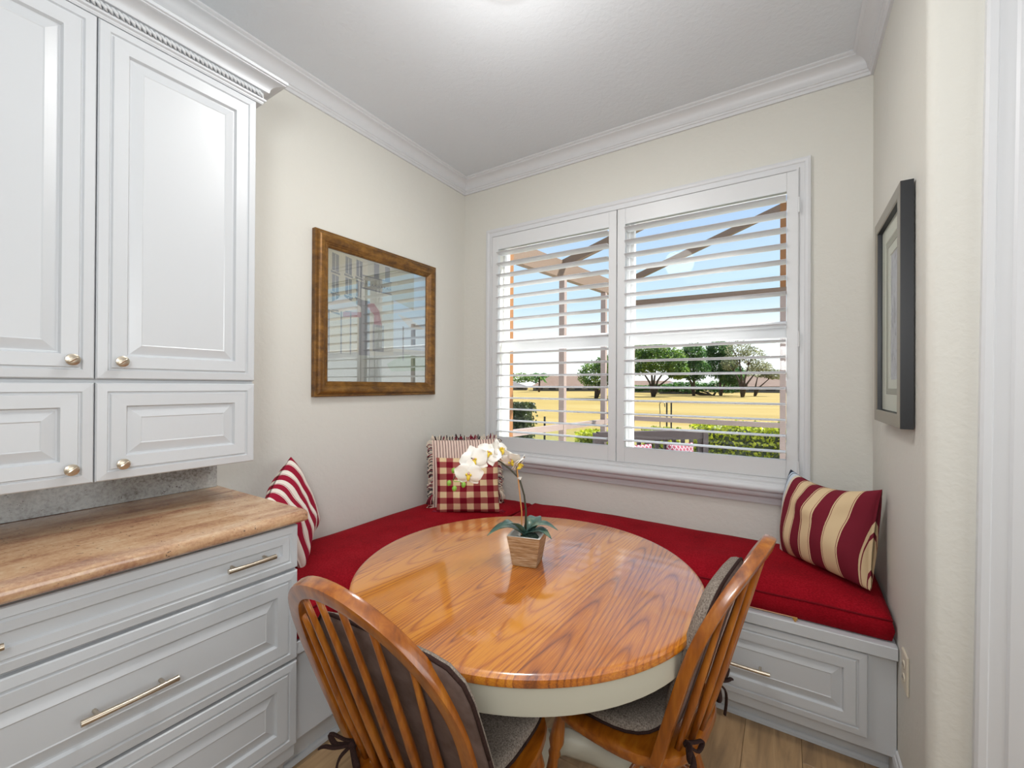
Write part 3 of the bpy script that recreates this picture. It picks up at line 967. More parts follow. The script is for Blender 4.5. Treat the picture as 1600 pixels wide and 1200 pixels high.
# ------------------------------------------------------------------ pillows
def pillow(name, label, mat, BC, U, V, N, w, h, t, pinch=0.10, seedv=0, n=26, parent=None, group=None, sag=0.0, power=0.42):
    """BC bottom centre; U across, V up, N towards the viewer"""
    BC, U, V, N = Vector(BC), Vector(U).normalized(), Vector(V).normalized(), Vector(N).normalized()
    vs = []; uv = []; fs = []
    def P_(u, v_, side):
        a = u * (1 - pinch * (1 - v_ * v_)) ; b = v_ * (1 - pinch * (1 - u * u))
        th = t * max(0.0, (1 - u ** 2) * (1 - v_ ** 2)) ** power
        wr = noise.noise(Vector((u * 2.2 + seedv, v_ * 2.2, seedv + side))) * 0.010 * (1 - u ** 4) * (1 - v_ ** 4)
        th *= 1 + 0.25 * noise.noise(Vector((u * 1.5, v_ * 1.5 + seedv, side)))
        q = BC + U * (a * w / 2) + V * (h / 2 + b * h / 2 - sag * (1 - u * u) * (v_ > 0) * v_) + N * (side * th / 2 + wr + 0.012 * sin(u * 2 + seedv))
        return q
    for side in (1, -1):
        base = len(vs)
        for j in range(n + 1):
            for i in range(n + 1):
                u, v_ = sin((2 * i / n - 1) * pi / 2), sin((2 * j / n - 1) * pi / 2)
                vs.append(P_(u, v_, side)); uv.append(((u + 1) / 2, (v_ + 1) / 2))
        for j in range(n):
            for i in range(n):
                a = base + j * (n + 1) + i
                q = (a, a + 1, a + n + 2, a + n + 1)
                fs.append(q if side == 1 else q[::-1])
    m = MB(); m.add(vs, fs, 0, uv)
    o = m.build(name, mat, parent, smooth=True, origin=BC)
    bm = bmesh.new(); bm.from_mesh(o.data); bmesh.ops.remove_doubles(bm, verts=bm.verts, dist=0.0004); bm.to_mesh(o.data); bm.free()
    if label: tag(o, label, 'pillow', group)
    return o, P_
# right striped pillow
Ur = Vector((0.252, -0.245, 0)).normalized()
lean = Vector((0.10, 0.13, 0.95)).normalized()
Nr = Ur.cross(lean)
if Nr.y > 0: Nr = -Nr
pr_, PR = pillow('throw_pillow', 'burgundy and cream striped pillow leaning in the right corner by the window', MT['stripe'], (2.070, -0.262, 0.588), Ur, lean, Nr, 0.385, 0.37, 0.19, 0.06, 2.0, sag=0.03)
# ticking pillow at the back corner
Ut = Vector((0.66, 0.75, 0)).normalized()
lt = Vector((-0.15, 0.14, 0.9)).normalized()
Nt = Vector((0.75, -0.66, 0.1))
Nt = (Nt - lt * Nt.dot(lt)).normalized()
pt_, PT = pillow('throw_pillow', 'ticking striped pillow with looped fringe behind the checked pillow', MT['ticking'], (0.300, -0.335, 0.590), Ut, lt, Nt, 0.42, 0.405, 0.10, 0.02, 4.0, power=0.5)
fr = MB(); rr = random.Random(5)
for k in range(210):
    a = k / 210 * 4
    s_ = int(a); q = (a - s_) * 2 - 1
    u, v_ = ((q, 1), (1, -q), (-q, -1), (-1, q))[s_]
    if s_ == 2: continue
    P0 = PT(u, v_, 1)
    outd = (Ut * u if s_ in (1, 3) else lt * v_).normalized()
    dn = Vector((0, 0, -1))
    L_ = rr.uniform(0.020, 0.034)
    jit = Vector((rr.uniform(-1, 1), rr.uniform(-1, 1), rr.uniform(-1, 1))) * 0.008
    droop = 0.012 if s_ in (1, 3) else 0.002
    mi = rr.choice((0, 0, 1, 2))
    fr.tube([P0, P0 + outd * L_ * 0.5 + jit, P0 + outd * L_ + dn * droop + jit, P0 + outd * L_ * 0.7 + dn * (droop + 0.010) - jit], [0.0022, 0.003, 0.003, 0.002], 5, mi)
# hanging tassel corners at the bottom
for cx_ in (-1, 1):
    Pc = PT(cx_, -0.9, 1)
    for k in range(26):
        j1 = Vector((rr.uniform(-1, 1), rr.uniform(-1, 1), 0)) * 0.018
        fr.tube([Pc + j1 * 0.4 + Vector((0, 0, 0.06)), Pc + j1 + Ut * cx_ * 0.014 + Vector((0, 0, 0.03)), Pc + j1 * 1.4 + Ut * cx_ * 0.016 + Vector((0, 0, 0.006))], 0.0024, 5, rr.choice((0, 1, 2)))
MT['fr_cream'] = m_fabric('fringe_cream', '#e4d2bc', '#f0e2d0')
MT['fr_red'] = m_fabric('fringe_red', '#7a1a2c', '#8c2c3c')
MT['fr_dark'] = m_fabric('fringe_dark', '#2c2024', '#3c3034')
fo = fr.build('fringe', [MT['fr_cream'], MT['fr_red'], MT['fr_dark']], pt_, smooth=True)
fo['kind'] = 'stuff'
# gingham
Ug = Vector((0.80, 0.60, 0)).normalized()
lg = Vector((-0.12, 0.12, 0.9)).normalized()
Ng = Vector((0.60, -0.80, 0.1)); Ng = (Ng - lg * Ng.dot(lg)).normalized()
pg_, PG = pillow('throw_pillow', 'red and cream gingham checked pillow in the window seat corner', MT['gingham'], (0.402, -0.452, 0.592), Ug, lg, Ng, 0.365, 0.315, 0.12, 0.03, 7.0)
for sx in (-1, 1):
    P0 = PG(sx, -1, 1)
    er = MB()
    er.tube([P0 - Ug * sx * 0.01, P0 + Ug * sx * 0.016 + Vector((0, 0, 0.012)), P0 + Ug * sx * 0.028 + Vector((0, 0, 0.004)), P0 + Ug * sx * 0.012 + Vector((0, 0, -0.002))], [0.004, 0.006, 0.006, 0.003], 8)
    er.build('corner_tie', MT['fr_red'], pg_, smooth=True)
# left pillow beside cabinet
Ul = Vector((-0.20, 0.20, 0.10)).normalized()
Nl = Vector((0.66, 0.60, 0.25)).normalized()
Nl = (Nl - Ul * Nl.dot(Ul)).normalized()
Vl = Nl.cross(Ul); Vl = Vl if Vl.z > 0 else -Vl
TL_, TR_ = Vector((0.285, -1.568, 0.90)), Vector((0.085, -1.365, 0.985))
ctop = (TL_ + TR_) / 2
hl = 0.36
pl_, PLq = pillow('throw_pillow', 'crimson and white striped pillow wedged between left wall and cabinet', MT['stripe_left'], ctop - Vl * hl + Nl * 0.03, Ul, Vl, Nl, 0.33, hl, 0.13, 0.06, 11.0)

# ------------------------------------------------------------------ pictures
def gold_picture():
    y0, y1, z0, z1 = -1.178, -0.328, 1.268, 2.092
    t = thing('framed_picture', 'gilt wooden framed street scene print on the left wall', 'picture', (0.0, (y0 + y1) / 2, z0))
    fp = [(0, 0.024), (0.004, 0.028), (0.010, 0.028), (0.014, 0.034), (0.026, 0.040), (0.040, 0.038), (0.052, 0.030), (0.056, 0.026), (0.060, 0.027), (0.066, 0.022), (0.070, 0.023), (0.077, 0.016)]
    MB().frame((0.003, y0, z0), Y_, Z_, X_, y1 - y0, z1 - z0, fp).build('frame', MT['gold'], t, smooth=True, sharp=35)
    a, b, c, d_ = y0 + 0.070, y1 - 0.070, z0 + 0.070, z1 - 0.070
    cols = {'wall': '#cbbf9e', 'wall2': '#b8b094', 'win': '#30353c', 'sky': '#c3d2e0', 'dark': '#26262e', 'red': '#a8444a', 'street': '#a8a89a', 'line': '#3c3830', 'green': '#7f9a6a', 'awn': '#d8ccc0', 'pale': '#d2cebc', 'mir': '#8a8a74'}
    keys = list(cols); mats = [Mat('print_' + k, cols[k], 0.7).m for k in keys]
    pm = MB(); lay = [0.0092]
    Wd, Hd = b - a, d_ - c
    def q(poly_, key):
        lay[0] += 0.00002
        vs = [(0.003 + lay[0] - 0.003, a + u * Wd, c + v_ * Hd) for u, v_ in poly_]
        pm.add(vs, [tuple(range(len(vs)))], keys.index(key))
    R4 = lambda u0, v0, u1, v1: [(u0, v0), (u1, v0), (u1, v1), (u0, v1)]
    pm.box(0.004, 0.0092, a, b, c, d_, keys.index('pale'))
    q([(0, 0.0), (1, 0), (1, 0.30), (0, 0.22)], 'street')
    q([(0.0, 0.22), (0.36, 0.25), (0.36, 1), (0, 1)], 'wall')
    q([(0.36, 0.22), (0.62, 0.24), (0.62, 0.97), (0.36, 1)], 'wall2')
    q([(0.62, 0.30), (1, 0.30), (1, 1), (0.62, 1)], 'sky')
    q([(0.60, 0.72), (0.85, 0.66), (0.85, 1), (0.60, 1)], 'wall2')
    for u in (0.05, 0.16, 0.255):
        for v_ in (0.86, 0.70, 0.56):
            q([(u, v_ - 0.02), (u + 0.055, v_ - 0.03), (u + 0.055, v_ + 0.10), (u, v_ + 0.11)], 'win')
            q([(u + 0.025, v_ - 0.02), (u + 0.030, v_ - 0.02), (u + 0.030, v_ + 0.10), (u + 0.025, v_ + 0.10)], 'pale')
            q([(u - 0.01, v_ - 0.04), (u + 0.065, v_ - 0.05), (u + 0.065, v_ - 0.035), (u - 0.01, v_ - 0.025)], 'line')
    for u in (0.42, 0.53): q(R4(u, 0.86, u + 0.05, 0.98), 'win')
    # balcony with railing
    for k in range(22):
        u = 0.30 + k * 0.0135
        q(R4(u, 0.755, u + 0.004, 0.86), 'dark')
    q(R4(0.29, 0.853, 0.60, 0.862), 'dark'); q(R4(0.29, 0.75, 0.60, 0.762), 'dark')
    for k in range(10):
        u = 0.30 + k * 0.03
        q([(u, 0.78), (u + 0.015, 0.81), (u + 0.03, 0.78), (u + 0.015, 0.795)], 'dark')
    q(R4(0.30, 0.60, 0.60, 0.75), 'pale')
    q(R4(0.28, 0.22, 0.38, 0.66), 'dark')
    q([(0.02, 0.58), (0.14, 0.66), (0.30, 0.60), (0.30, 0.56), (0.02, 0.54)], 'awn')
    q([(0.14, 0.54), (0.30, 0.56), (0.30, 0.52), (0.14, 0.50)], 'red')
    q([(0.36, 0.64), (0.42, 0.65), (0.47, 0.60), (0.50, 0.48), (0.42, 0.48), (0.42, 0.56), (0.36, 0.60)], 'red')
    q(R4(0.41, 0.26, 0.52, 0.48), 'line'); q(R4(0.425, 0.28, 0.505, 0.46), 'mir')
    for u in (0.02, 0.12, 0.20): q(R4(u, 0.22, u + 0.012, 0.54), 'line')
    q([(0.66, 0.60), (0.80, 0.50), (0.98, 0.50), (0.80, 0.58)], 'awn')
    q([(0.55, 0.16), (0.75, 0.26), (1, 0.24), (1, 0.12), (0.6, 0.10)], 'green')
    q(R4(0.72, 0.20, 0.735, 0.50), 'line')
    q([(0.26, 0.0), (0.50, 0.0), (0.46, 0.20), (0.30, 0.22)], 'mir')
    pm.build('print', mats, t)
    MB().box(0.0135, 0.0150, a, b, c, d_).build('glass', MT['picglass'], t)
gold_picture()

def pewter_picture():
    y0, y1, z0, z1 = -0.742, -0.306, 1.206, 1.934
    t = thing('framed_picture', 'dark pewter framed matted print on the right wall', 'picture', (WX, (y0 + y1) / 2, z0))
    fp = [(0, 0.030), (0.002, 0.031), (0.038, 0.031), (0.041, 0.028), (0.043, 0.016)]
    B = (WX - 0.004, y1, z0)
    m = MB().frame(B, (0, -1, 0), Z_, (-1, 0, 0), y1 - y0, z1 - z0, fp)
    for i, f_ in enumerate(m.f):
        # outer side faces black
        if all(abs((Vector(m.v[k]) - Vector(B)).x) < 0.0301 for k in f_) : m.mi[i] = 1
    m.build('frame', [MT['pewter'], MT['black']], t)
    w_, h_ = y1 - y0 - 0.08, z1 - z0 - 0.08
    mt = MB().frame((WX - 0.006, y1 - 0.04, z0 + 0.04), (0, -1, 0), Z_, (-1, 0, 0), w_, h_, [(0, 0.012), (0.055, 0.012), (0.057, 0.010)])
    mt.build('mat_board', MT['mat'], t)
    MB().frame((WX - 0.006, y1 - 0.095, z0 + 0.095), (0, -1, 0), Z_, (-1, 0, 0), w_ - 0.11, h_ - 0.11, [(0, 0.009), (0.022, 0.009), (0.023, 0.008)]).build('inner_mat', MT['mat2'], t)
    MB().frame((WX - 0.006, y1 - 0.117, z0 + 0.117), (0, -1, 0), Z_, (-1, 0, 0), w_ - 0.154, h_ - 0.154, [(0, 0.007), (0.030, 0.007), (0.031, 0.006)]).build('inner_mat', MT['mat'], t)
    pm = Mat('sketch_print', '#c9c4ca', 0.7)
    v = pm.coord(scale=(1, 3, 1.2)); f = pm.noise(v, 14, 5, 0.7, 1.5)
    pm.base(pm.ramp(f, [(0.35, '#98929c'), (0.5, '#c8c4cc'), (0.7, '#dcd8da')]))
    MB().box(WX - 0.010, WX - 0.006, y0 + 0.148, y1 - 0.148, z0 + 0.148, z1 - 0.148).build('print', pm.m, t)
    MB().box(WX - 0.0225, WX - 0.021, y0 + 0.04, y1 - 0.04, z0 + 0.04, z1 - 0.04).build('glass', MT['picglass2'], t)
pewter_picture()

# outlet plate on the right wall
op = thing('outlet_plate', 'ivory wall outlet plate low on the right wall by the bench', 'outlet', (WX, -0.635, 0.45))
MB().rings((WX - 0.001, -0.600, 0.392), (0, -1, 0), Z_, (-1, 0, 0), 0.072, 0.116, [(0, 0.003), (0.003, 0.0055)]).build('plate', MT['plate'], op)
for zc in (0.430, 0.470):
    o_ = MB().lathe([(0.014, 0), (0.014, 0.0075), (0.013, 0.008)], 20, (WX - 0.001, -0.636, zc), (-1, 0, 0)).build('socket', MT['plate'], op)
    MB().box(WX - 0.0096, WX - 0.0088, -0.643, -0.641, zc - 0.004, zc + 0.005).box(WX - 0.0096, WX - 0.0088, -0.631, -0.629, zc - 0.004, zc + 0.005).build('slot', MT['dark'], o_)

# ceiling lamp
lp = thing('ceiling_lamp', 'round white flush ceiling lamp above the table', 'lamp', (1.152, -1.222, H))
MB().lathe([(0.155, -0.0005), (0.155, -0.018), (0.150, -0.026), (0.135, -0.028)], 40, (1.152, -1.222, H)).build('rim', MT['trim'], lp, smooth=True, sharp=40)
MB().lathe([(0.130, -0.0285), (0.12, -0.036), (0.08, -0.042), (0.0005, -0.044)], 40, (1.152, -1.222, H)).build('diffuser', MT['lamp'], lp, smooth=True)

# ------------------------------------------------------------------ table
TC = Vector((1.249, -1.223, 0))
TZ, TR = 0.750, 0.534
tb = thing('round_table', 'round pedestal dining table with oak top and painted apron', 'table', TC)
prof = [(0.001, TZ - 0.030), (TR - 0.030, TZ - 0.030), (TR - 0.012, TZ - 0.029), (TR - 0.003, TZ - 0.024), (TR, TZ - 0.015), (TR - 0.002, TZ - 0.007), (TR - 0.008, TZ - 0.002), (TR - 0.016, TZ), (0.001, TZ)]
MB().lathe(prof, 128, TC).build('tabletop', MT['table'], tb, smooth=True, sharp=35, origin=TC)
MB().lathe([(0.470, 0.662), (0.5185, 0.660), (0.5195, 0.664), (0.5195, 0.7195), (0.470, 0.7195), (0.470, 0.662)], 96, TC).build('apron', MT['apron'], tb, smooth=True, sharp=35)
pd = MB().lathe([(0.001, 0.10), (0.075, 0.10), (0.085, 0.12), (0.085, 0.20), (0.060, 0.23), (0.050, 0.26), (0.062, 0.32), (0.075, 0.40), (0.070, 0.47), (0.048, 0.54), (0.045, 0.57), (0.070, 0.59), (0.075, 0.62), (0.11, 0.65), (0.16, 0.719), (0.001, 0.719)], 40, TC)
pd.build('pedestal', MT['apron'], tb, smooth=True, sharp=40)
for k in range(4):
    a = pi / 4 + k * pi / 2
    d = Vector((cos(a), sin(a), 0))
    pts = [TC + d * r + Vector((0, 0, z)) for r, z in ((0.06, 0.17), (0.14, 0.16), (0.23, 0.11), (0.31, 0.055), (0.36, 0.032))]
    MB().tube(pts, [0.040, 0.040, 0.034, 0.030, 0.030], 12, flat=(1.0, 0.75)).build('foot', MT['apron'], tb, smooth=True)

# ------------------------------------------------------------------ orchid
oc = thing('potted_orchid', 'white artificial orchid in a square wooden pot on the table', 'plant', (1.243, -1.205, TZ))
def sq(h_):
    a_ = math.radians(14.6)
    return [Vector((1.242 + x_ * cos(a_) - y_ * sin(a_), -1.200 + x_ * sin(a_) + y_ * cos(a_))) for x_, y_ in ((-h_, -h_), (h_, -h_), (h_, h_), (-h_, h_))]
A0, A1 = sq(0.0395), sq(0.0545)
pm = MB(); n0 = TZ + 0.0008; n1 = TZ + 0.098
ins = lambda L_, k: [Vector((sum(p_.x for p_ in L_) / 4, sum(p_.y for p_ in L_) / 4)).lerp(p_, k) for p_ in L_]
lv = [(A0, n0), (A1, n1)]
vs = [(p_.x, p_.y, z) for L_, z in lv for p_ in L_]
vs += [(p_.x, p_.y, n1) for p_ in ins(A1, 0.86)] + [(p_.x, p_.y, n1 - 0.03) for p_ in ins(A1, 0.80)]
fs = [(3, 2, 1, 0)]
for i in range(3):
    for k in range(4):
        fs.append((i * 4 + k, i * 4 + (k + 1) % 4, i * 4 + 4 + (k + 1) % 4, i * 4 + 4 + k))
fs.append((12, 13, 14, 15))
pm.add(vs, fs)
for i, f_ in enumerate(pm.f):
    if all(k >= 4 for k in f_): pm.mi[i] = 1
pm.build('pot', [MT['pot'], MT['potrim']], oc, bevel=0.0012)
mo = MB(); rr = random.Random(8)
for k in range(40):
    c = Vector((1.243 + rr.uniform(-.026, .026), -1.200 + rr.uniform(-.026, .026), n1 - 0.024 + rr.uniform(0, .01)))
    mo.lathe([(0.001, -0.008), (0.009, -0.004), (0.011, 0), (0.008, 0.006), (0.001, 0.009)], 7, c, (rr.uniform(-1, 1), rr.uniform(-1, 1), 1))
mo.build('moss', MT['moss'], oc, smooth=True)['kind'] = 'stuff'
root = Vector((1.235, -1.203, n1 - 0.01))
def leaf(pts, wd):
    m = MB(); n = len(pts); vs = []
    pts = [Vector(p_) for p_ in pts]
    # resample smooth
    q = []
    for i in range(n - 1):
        p0 = pts[max(i - 1, 0)]; p1 = pts[i]; p2 = pts[i + 1]; p3 = pts[min(i + 2, n - 1)]
        for k in range(5):
            t = k / 5
            q.append(0.5 * ((2 * p1) + (-p0 + p2) * t + (2 * p0 - 5 * p1 + 4 * p2 - p3) * t * t + (-p0 + 3 * p1 - 3 * p2 + p3) * t ** 3))
    q.append(pts[-1]); N_ = len(q)
    for i, p_ in enumerate(q):
        t = i / (N_ - 1)
        d = (q[min(i + 1, N_ - 1)] - q[max(i - 1, 0)]).normalized()
        sd = d.cross(Vector((0, 0, 1))).normalized(); u_ = sd.cross(d)
        w = wd * (0.35 + 0.65 * sin(pi * min(1, t * 1.05) ** 0.8)) * (1 - t ** 6)
        for s_, hh in ((-1, 0.18), (-0.5, 0.02), (0, -0.10), (0.5, 0.02), (1, 0.18)):
            vs.append(p_ + sd * (w * s_) + u_ * (w * hh))
    for i in range(N_):
        vs_ = vs[i * 5:(i + 1) * 5]
    off = len(vs)
    vs += [v_ - Vector((0, 0, 0.0014)) for v_ in vs]
    fs = []
    for i in range(N_ - 1):
        for k in range(4):
            a = i * 5 + k
            fs.append((a, a + 1, a + 6, a + 5)); fs.append((off + a, off + a + 5, off + a + 6, off + a + 1))
        fs.append((i * 5, i * 5 + 5, off + i * 5 + 5, off + i * 5)); fs.append((i * 5 + 4, off + i * 5 + 4, off + i * 5 + 9, i * 5 + 9))
    m.add(vs, fs)
    return m.build('leaf', MT['oleaf'], oc, smooth=True)
leaf([root, (1.205, -1.235, 0.868), (1.178, -1.268, 0.872), (1.150, -1.300, 0.848)], 0.030)
leaf([root, (1.222, -1.240, 0.880), (1.212, -1.268, 0.892), (1.200, -1.300, 0.886)], 0.028)
leaf([root, (1.262, -1.195, 0.872), (1.300, -1.180, 0.880), (1.335, -1.165, 0.862)], 0.026)
leaf([root, (1.268, -1.210, 0.860), (1.300, -1.205, 0.866), (1.333, -1.205, 0.845)], 0.026)
leaf([root, (1.240, -1.165, 0.868), (1.228, -1.125, 0.878), (1.215, -1.095, 0.866)], 0.026)
stp = [(1.232, -1.200, 0.815), (1.232, -1.194, 0.913), (1.227, -1.198, 0.966), (1.213, -1.206, 1.021), (1.182, -1.215, 1.050), (1.155, -1.232, 1.074), (1.121, -1.266, 1.098), (1.092, -1.310, 1.090), (1.074, -1.350, 1.058), (1.075, -1.378, 1.030)]
MB().tube(stp, [0.0036, 0.0034, 0.003, 0.003, 0.0028, 0.0026, 0.0024, 0.002, 0.0018, 0.0014], 8).build('stem', MT['stem'], oc, smooth=True)
MB().tube([(1.212, -1.206, 1.018), (1.204, -1.210, 1.040), (1.201, -1.206, 1.066)], 0.0018, 6).build('stem', MT['stem'], oc, smooth=True)
MB().tube([(1.224, -1.208, 0.82), (1.220, -1.202, 0.913), (1.207, -1.211, 1.052)], 0.0022, 8).build('stake', MT['stake'], oc, smooth=True)
MB().tube([(1.209, -1.210, 1.022), (1.218, -1.203, 1.024), (1.216, -1.212, 1.020)], 0.004, 8).build('clip', MT['petal'], oc, smooth=True)
def flower(c, n, r, roll=0.0, sub=True):
    c, n = Vector(c), Vector(n).normalized()
    U = n.cross(Vector((0, 0, 1))).normalized(); V = U.cross(n).normalized()
    U, V = U * cos(roll) + V * sin(roll), V * cos(roll) - U * sin(roll)
    m = MB()
    def petal(ang, L_, wd, cup, off):
        d = U * cos(ang) + V * sin(ang); s_ = n.cross(d)
        vs = []; nn, mm = 7, 5
        for back in (0, 1):
            for i in range(nn):
                t = i / (nn - 1)
                w = wd * (sin(pi * (0.10 + 0.86 * t)) ** 0.62)
                if i == nn - 1: w = wd * 0.25
                for k in range(mm):
                    s = k / (mm - 1) * 2 - 1
                    vs.append(c + d * (L_ * (t - 0.08 * abs(s) ** 2)) + s_ * (w * s) + n * (off + cup * (t * t) * 0.4 - 0.10 * wd * (1 - s * s) - back * 0.0009 + 0.06 * wd * sin(3 * s + 4 * t)))
        fs = []; O_ = nn * mm
        for i in range(nn - 1):
            for k in range(mm - 1):
                a = i * mm + k
                fs.append((a, a + 1, a + mm + 1, a + mm)); fs.append((O_ + a, O_ + a + mm, O_ + a + mm + 1, O_ + a + 1))
            fs.append((i * mm, i * mm + mm, O_ + i * mm + mm, O_ + i * mm)); fs.append((i * mm + mm - 1, O_ + i * mm + mm - 1, O_ + i * mm + 2 * mm - 1, i * mm + 2 * mm - 1))
        m.add(vs, fs)
    petal(pi / 2, r, r * 0.42, -0.3 * r, -0.001)
    petal(pi * 7 / 6 + 0.25, r * 0.95, r * 0.36, -0.2 * r, -0.001)
    petal(-pi / 6 - 0.25, r * 0.95, r * 0.36, -0.2 * r, -0.001)
    petal(0.22, r, r * 0.60, 0.25 * r, 0.002)
    petal(pi - 0.22, r, r * 0.60, 0.25 * r, 0.003)
    o = m.build('flower', MT['petal'], oc, smooth=True)
    l_ = MB()
    l_.tube([c + n * 0.002, c + n * 0.010 - V * 0.004, c + n * 0.014 - V * 0.012, c + n * 0.010 - V * 0.020], [0.004, 0.006, 0.0055, 0.002], 8)
    for s in (-1, 1):
        l_.tube([c + n * 0.004, c + n * 0.012 + U * s * 0.007, c + n * 0.018 + U * s * 0.006 + V * 0.003], [0.003, 0.004, 0.0015], 6, 0)
    l_.lathe([(0.0035, 0.004), (0.004, 0.012), (0.001, 0.016)], 8, c + V * 0.003, n, 1)
    l_.build('lip', [MT['lip'], MT['lipred']], o, smooth=True)
    return o
vd = Vector((0.55, -0.83, 0.10))
flower((1.110, -1.344, 1.049), Vector((0.55, -0.80, -0.15)), 0.048, 0.1)
flower((1.102, -1.305, 1.086), Vector((0.45, -0.85, 0.15)), 0.050, -0.35)
flower((1.128, -1.262, 1.102), Vector((0.62, -0.65, 0.45)), 0.044, 0.5)
flower((1.145, -1.225, 1.112), Vector((0.95, 0.10, 0.35)), 0.044, 0.4)
flower((1.178, -1.200, 1.080), Vector((0.25, -0.75, -0.6)), 0.042, -0.5)
flower((1.206, -1.200, 1.070), Vector((0.75, 0.15, -0.65)), 0.040, 0.9)
bd = MB()
for c in ((1.063, -1.362, 1.056), (1.071, -1.393, 1.023), (1.115, -1.376, 1.020), (1.091, -1.391, 1.008)):
    b1 = MB().lathe([(0.0005, -0.009), (0.005, -0.006), (0.0075, 0), (0.006, 0.006), (0.0005, 0.010)], 12, c, (0.2, 0.1, 1))
    b1.build('bud', MT['bud'], oc, smooth=True)
MB().tube([(1.075, -1.378, 1.030), (1.085, -1.384, 1.028), (1.104, -1.380, 1.030), (1.115, -1.376, 1.024)], 0.0012, 6).build('bud_stem', MT['bud'], oc)

# ------------------------------------------------------------------ Windsor chairs
def windsor(cx, cy, th, label, a0=0.172, am=0.21, HB=0.568, tilt=0.36, bulge=0.025, z0=0.45, seat_w=0.215, fwd=0.02):
    C0 = Vector((cx, cy, 0))
    F = Vector((cos(th), sin(th), 0)); R_ = Vector((sin(th), -cos(th), 0)); Zv = Vector((0, 0, 1))
    t = thing('windsor_chair', label, 'chair', C0, 'bow back chairs at the table')
    L = lambda f_, r_, z: C0 + F * f_ + R_ * r_ + Zv * z
    def bp_(u, w):
        back = w * sin(tilt) + bulge * (1 - (u / max(a0, am)) ** 2)
        return C0 + R_ * u - F * back + Zv * (z0 - 0.012 + w * cos(tilt))
    # seat: saddle-shaped, rounded
    m = MB(); n = 40; prof_ = []
    def outline(k, s=1.0):
        a = 2 * pi * k / n
        ca, sa = cos(a), sin(a)
        rr_ = 1.0 / (abs(ca) ** 2.8 + abs(sa) ** 2.8) ** (1 / 2.8)
        f_ = 0.150 + 0.225 * rr_ * ca
        wv = seat_w * (1.0 - 0.03 * ca)
        return f_, wv * rr_ * sa
    vs = []; lev = [(0.80, -0.042), (0.97, -0.034), (1.0, -0.020), (0.985, -0.006), (0.93, 0.0), (0.6, -0.006), (0.25, -0.010)]
    for s_, z in lev:
        for k in range(n):
            f_, r_ = outline(k)
            vs.append(L(0.150 + (f_ - 0.150) * s_, r_ * s_, z0 + z))
    fs = []
    for i in range(len(lev) - 1):
        for k in range(n):
            fs.append((i * n + k, i * n + (k + 1) % n, (i + 1) * n + (k + 1) % n, (i + 1) * n + k))
    fs.append(tuple(range(n))[::-1]); fs.append(tuple((len(lev) - 1) * n + k for k in range(n)))
    m.add(vs, fs)
    m.build('seat', MT['seatwood'], t, smooth=True, sharp=50)
    # bow
    pts = []; h0 = 0.45 * HB
    for k in range(8): q = 1 - k / 8; 
    for k in range(10):
        q = k / 10
        pts.append((-(a0 + (am - a0) * sin(q * pi / 2)), q * h0))
    for k in range(33):
        t_ = pi * k / 32
        pts.append((-am * cos(t_), h0 + (HB - h0) * sin(t_)))
    for k in range(9, -1, -1):
        q = k / 10
        pts.append((a0 + (am - a0) * sin(q * pi / 2), q * h0))
    nb = (F * -cos(tilt) + Zv * -sin(tilt))
    W3 = [bp_(u, w) for u, w in pts]
    MB().tube(W3, [0.0148] * len(W3), 24, flat=(0.92, 1.15), upv=nb, sq=7.0).build('bow', MT['chair'], t, smooth=True, sharp=32)
    # spindles
    ns = 6
    for k in range(ns):
        q = (k + 1) / (ns + 1) * 2 - 1
        ub = q * a0 * 0.98
        ut = q * am * 1.02
        # top height on the ellipse
        wt = h0 + (HB - h0) * sqrt(max(0.0, 1 - (ut / am) ** 2)) if abs(ut) < am else h0
        P0, P1 = bp_(ub, 0.0), bp_(ut, wt)
        MB().tube([P0.lerp(P1, s_) for s_ in (0, 0.15, 0.35, 0.6, 0.85, 1.0)], [0.0075, 0.0088, 0.0100, 0.0080, 0.0062, 0.0055], 9).build('spindle', MT['chair'], t, smooth=True)
    # legs: turned and splayed
    tops = {}
    for f_, r_, ff, rf in ((0.285, 0.145, 0.335, 0.190), (0.285, -0.145, 0.335, -0.190), (0.045, 0.125, -0.045, 0.175), (0.045, -0.125, -0.045, -0.175)):
        P0, P1 = L(f_, r_, z0 - 0.035), L(ff, rf, 0.002)
        ax = P1 - P0; Ln = ax.length
        pf_ = [(0.012, 0), (0.014, 0.03), (0.019, 0.07), (0.022, 0.10), (0.014, 0.125), (0.018, 0.135), (0.014, 0.147), (0.017, 0.20), (0.0215, 0.26), (0.019, 0.30), (0.013, 0.325), (0.016, 0.335), (0.012, 0.35), (0.010, Ln - 0.002)]
        MB().lathe(pf_, 14, P0, ax).build('leg', MT['chair'], t, smooth=True, sharp=60)
        tops[(f_ > 0.1, r_ > 0)] = (P0, P1)
    for sd in (True, False):
        a, b = tops[(True, sd)], tops[(False, sd)]
        P0, P1 = a[0].lerp(a[1], 0.58), b[0].lerp(b[1], 0.58)
        MB().tube([P0.lerp(P1, s_) for s_ in (0, 0.25, 0.5, 0.75, 1)], [0.007, 0.010, 0.014, 0.010, 0.007], 10).build('stretcher', MT['chair'], t, smooth=True)
        tops[sd] = P0.lerp(P1, 0.5)
    MB().tube([tops[True].lerp(tops[False], s_) for s_ in (0, 0.25, 0.5, 0.75, 1)], [0.007, 0.010, 0.014, 0.010, 0.007], 10).build('stretcher', MT['chair'], t, smooth=True)
